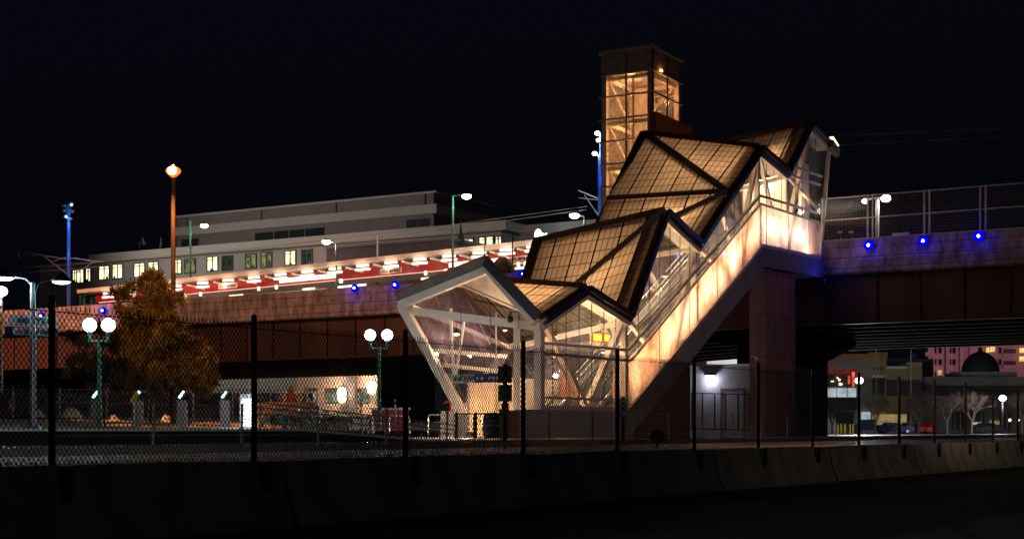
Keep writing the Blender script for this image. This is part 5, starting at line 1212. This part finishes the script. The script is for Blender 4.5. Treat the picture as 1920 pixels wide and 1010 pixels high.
for x0_ in (1790,1801,1826,1840,1880,1888): block(lb_, x0_, x0_+1, 774, 806, 233.4, 'white', 'door_frame', .2)
block(lb_, 1822, 1841, 791, 795, 233.3, 'w_shop', 'lit_window', .2); block(lb_, 1858, 1874, 788, 795, 232.9, 'w_yellow', 'lit_canopy', .8)
fa = thing('far_white_building', 'pale far building with a roof box between the shop and the pink flats', 'building', PX(1690,812,290)); block(fa, 1655, 1750, 672, 812, 290, 'pinktrim'); block(fa, 1710, 1719, 664, 673, 289, 'pinktrim', 'roof_box', 3)
pk = thing('pink_apartment_block', 'pink lit apartment block with balconies and bay windows at the right', 'building', PX(1830,812,320)); Zk = 320
block(pk, 1741, 1990, 560, 812, Zk, 'pinkwall')
for x0_, x1_ in ((1740,1768),(1774,1788),(1800,1806),(1818,1830)): block(pk, x0_, x1_, 560, 812, Zk-1.2, 'pinktrim', 'bay', 1.2)
for y in (668, 690, 713):
    for x0_, x1_, m_ in ((1753,1756,'windark'),(1760,1766,'windark'),(1781,1784,'windark'),(1786,1792,'windark'),(1874,1878,'windark')): 
        block(pk, x0_, x1_, y-17, y-6, Zk-1.5, m_, 'window', .2)
    block(pk, 1735, 1746, y-8, y-1, Zk-3, 'pinktrim', 'balcony', 2.5); block(pk, 1882, 1905, y-14, y, Zk-.3, 'darkwall', 'balcony_recess', .2); block(pk, 1882, 1905, y-6, y, Zk-1.5, 'pinktrim', 'balcony', 1.2)
for x0_, x1_, y in ((1849,1855,651),(1857,1866,650),(1912,1922,652),(1912,1922,668),(1759,1766,694)): block(pk, x0_, x1_, y, y+9, Zk-1.7, 'w_orange', 'lit_window', .2)
dm = thing('dome_roof', 'dark ribbed dome roof with a small finial before the pink flats', 'dome', PX(1838,706,250)); c = PX(1838,699,250); g = MB(); rr = 35*250/F
g.lathe(c, [(rr*math.cos(a), rr*1.15*math.sin(a)) for a in [i*math.pi/2/9 for i in range(9)]]+[(.4,rr*1.16),(.35,rr*1.32),(.05,rr*1.42)], 16); g.build('dome_shell', mat('dome_metal', (.07,.07,.09), .5), dm); g = MB(); g.box(c-UP*.4, 9.2, 9.2, .9); g.build('drum', 'ceiling', dm)
# car park lamps
def lot_lamp(x, y, Z, label, P, r):
    p = PX(x,y,Z); o = thing('car_park_lamp', label, 'street lamp', (p.x,Z,GZ), 'car park lamps'); g = MB(); g.tube((p.x,Z,GZ), p, .12, .09); g.build('pole', 'darkmet', o); g = MB(); g.ball(p, r, 14, .8); g.build('lens', 'e_white', o)
    light('lamp_light', p-UP*.8, (.95,.97,1), P, .3, o)
lot_lamp(1611,713,150,'bright car park lamp in front of the red name sign',22000,.42); lot_lamp(1880,746,175,'bright car park lamp near the right edge',7000,.42)
for x, L in ((1865,'left one of two small amber lanterns by the grey entrance'),(1909-0,'x')):
    pass
for x, L in ((1893.5,'left one of two small amber lanterns by the far right entrance'),(1909,'right one of two small amber lanterns by the far right entrance')):
    p = PX(x,787,228); o = thing('amber_lantern', L, 'lamp', p, 'amber lanterns at the right entrance'); g = MB(); g.ball(p, .22, 10); g.build('lens', 'e_warm', o); g = MB(); g.tube(Vector((p.x,228,GZ)), p, .07, n=6); g.build('post', 'black', o)
for x, y, m_ in ((1708,None,0),(1643,None,0)):
    p = PX(x,660,200); o = thing('flag_pole', ['thin dark pole between the shop and the pink flats','thin dark pole above the tan corner tower'][x == 1643], 'pole', (p.x,200,GZ)); g = MB(); g.tube((p.x,200,GZ), PX(x,655,200), .09, .06, 6); g.build('pole_shaft', 'greywall', o)
# bare trees
def bare(x, Z, H, label, seed):
    rr = random.Random(seed); o = thing('bare_tree', label, 'tree', (PX(x,810,Z).x, Z, GZ), 'bare trees in the car park'); tr = MB(); cr = MB(); base_ = Vector((PX(x,810,Z).x, Z, GZ))
    tr.tube(base_, base_+UP*H*.3, .14, .1, 7)
    def grow(p, d, L, r, dep):
        q = p+d*L; (cr if dep < 5 else tr).tube(p, q, r, r*.6, 4 if dep < 5 else 6, False)
        if dep == 0: return
        for _ in range(3 if dep > 1 else 4):
            nd = (d+Vector((rr.gauss(0,.42),rr.gauss(0,.42),rr.gauss(.08,.25)))).normalized(); grow(q.lerp(p, rr.uniform(0,.35)), nd, L*rr.uniform(.68,.88), r*.6, dep-1)
    for k in range(4): a = k*1.57+rr.random(); grow(base_+UP*H*(.22+.03*k), Vector((math.cos(a)*.6,math.sin(a)*.6,1)).normalized(), H*.22, .08, 5)
    tr.build('trunk', 'twig', o); cr.build('crown', 'twig', o)
for i, (x, Z, H, L) in enumerate(((1641,178,5.2,'bare tree right of the lamp in front of the tan tower'),(1560,185,4.6,'bare tree left of the lamp, under the red name sign'),(1722,180,5.4,'bare tree between the red car and the tan wing'),(1775,178,5.2,'bare tree before the grey building, left of its entrance'),(1822,180,5.6,'bare tree in the middle of the grey building front'),(1917,184,5.6,'bare tree cut by the right edge of the photo'))): bare(x, Z, H, L, 30+i)
# cars
def car(pts, cabin, m, label, loc, rz, L=4.6, grp='cars parked beyond the viaduct', pick=False):
    o = thing('parked_car', label, 'car', (0,0,0), grp); Wd = 1.75
    g = MB(); g.poly([(x,-Wd/2,z) for x,z in pts], (0,Wd,0)); g.build('body', m, o)
    g = MB(); g.poly([(x,-Wd/2+.12,z) for x,z in cabin], (0,Wd-.24,0)); g.build('cabin', m, o)
    g = MB(); cx = sum(x for x,z in cabin)/len(cabin); cz = sum(z for x,z in cabin)/len(cabin)
    g.poly([(cx+(x-cx)*.86,-Wd/2+.10,cz+(z-cz)*.72) for x,z in cabin], (0,Wd-.2,0)); g.build('window', 'windark', o)
    for x in (-L*.31, L*.31):
        for y in (-Wd/2+.1, Wd/2-.1): g = MB(); g.lathe((x,y-.1,.33), [(.2,-.02),(.33,0),(.33,.2),(.2,.22)], 16, (0,1,0)); wo = g.build('wheel', 'tyre', o); g = MB(); g.lathe((x,y-.13,.33), [(.17,0),(.17,.02)], 12, (0,1,0)); g.build('rim', 'silver', wo)
    for y in (-.6,.6): g = MB(); g.box((L/2-.02,y,.66), .06, .3, .14); g.build('headlight', 'silver', o); g = MB(); g.box((-L/2+.02,y,.72), .06, .28, .14); g.build('tail_light', 'red', o)
    o.location = loc; o.rotation_euler = (0,0,rz); return o
sed = [(-2.3,.3),(2.3,.3),(2.3,.68),(1.3,.86),(-1.7,.9),(-2.3,.82)]; sedc = [(-1.6,.88),(1.0,.86),(.35,1.38),(-1.0,1.4)]
pku = [(-2.9,.42),(2.9,.42),(2.9,.98),(1.8,1.1),(-2.9,1.1)]; pkc = [(-.7,1.08),(1.6,1.1),(.9,1.75),(-.5,1.78)]
def cp(x, Z): p = PX(x,812,Z); return Vector((p.x,Z,GZ+.03))
car(pku, pkc, 'carblue', 'large dark blue pickup parked left of the first bare tree trunk', cp(1630,183), math.pi-.05, 5.8)
car(sed, sedc, 'carblue', 'dark blue car parked right of the pickup', cp(1676,186), .1)
car(sed, sedc, 'cargrey', 'grey car parked left of the red car', cp(1712,188), .4)
car(sed, sedc, 'carred', 'small red car parked in the row below the grey building', cp(1741,187), 1.1)
car(sed, sedc, 'cargrey', 'dark car parked near the right car park lamp', cp(1853,192), .3)
for i, (x, L) in enumerate(((1571,'yellow bollard post left of the pickup, first of the group'),(1577,'second yellow bollard post left of the pickup'),(1584,'third yellow bollard post left of the pickup'),(1594,'yellow bollard post close to the pickup bonnet'),(1599.5,'yellow bollard post touching the pickup outline'),(1515,'yellow bollard post beside the dark pier'))):
    p = cp(x,178); o = thing('yellow_bollard', L, 'bollard', p, 'yellow bollard posts in the car park'); g = MB(); g.tube(p, p+UP*1.1, .10, n=10); g.ball(p+UP*1.1, .10, 10); g.build('bollard_post', 'yellow', o)
o = thing('shop_kiosk', 'small pale sign panel between pier and pickup', 'sign', cp(1544,195)); p = cp(1544,195); g = MB(); g.box(p+UP*1.0, 3.2, .3, 1.9); g.build('board', 'paleply', o); g = MB(); g.box(p+UP*1.1+Vector((0,-.2,0)), .3,.05,1.2); g.build('dark_symbol', 'darkwall', o)

# ------------------------------------------------------------------ added unseen lamp masts that light the place from outside the frame
def mast(loc, aim, P, angle, label, col=SOD):
    loc = Vector(loc); o = thing('added_floodlight_mast', label, 'floodlight', (loc.x,loc.y,GZ if loc.y > 20 else 0), 'added floodlight masts outside the view')
    g = MB(); g.tube((loc.x,loc.y,0), loc, .15, .1); g.build('pole', 'pole_brown', o)
    d = (Vector(aim)-loc).normalized(); g = MB(); g.bar(loc-d*.3, loc+d*.05, .5, .35); g.build('lamp_head', 'black', o)
    light('flood', loc+d*.2, col, P, .2, o, 'SPOT', aim, angle, .6)
mast((-62,78,25), TP(40,610,TF), 175000, 34, 'added sodium floodlight mast left of the view aimed at the viaduct', (1,.40,.22))
mast((-44,60,25), TP(520,600,TF), 52000, 34, 'second added sodium floodlight mast left of the view', (1,.38,.18))
mast((60,55,15), TP(1750,445,TF), 2200, 25, 'added floodlight mast right of the view aimed at the parapet', (1,.42,.30))
mast((23,61.5,8), (10.3,48.8,GZ), 26000, 14, 'added sodium floodlight mast right of the view over the ballast', (1,.30,.06))
mast((-60,152,24), TP(600,430,TO), 24000, 110, 'added lamp mast left of the view between viaduct and office', (1,.92,.8))
mast((95,262,14), PX(1830,640,320), 26000, 60, 'added magenta tinted lamp mast right of the view aimed at the pink flats', (1,.45,.62))
mast((34,36,9), FP(30, 0, .3), 900, 60, 'added lamp mast right of the view on the near road', (1,.82,.55))
mast((-21,30,9), (-14.0,66,6.0), 42000, 11.5, 'added sodium lamp mast left of the view on the near road', (1,.40,.09))
mast((-9.5,14,6.5), (-9,38,1.1), 3200, 38, 'added cool white lamp mast left of the view', (.85,.95,1))
mast((20,4,10), (7,66,5), 17000, 21, 'added lamp mast behind the photographer', (1,.74,.66))
light('road_fill_light', (17,3.5,9.5), (1,.86,.7), 130, .3)  # added fill for barrier and road, no fixture of its own
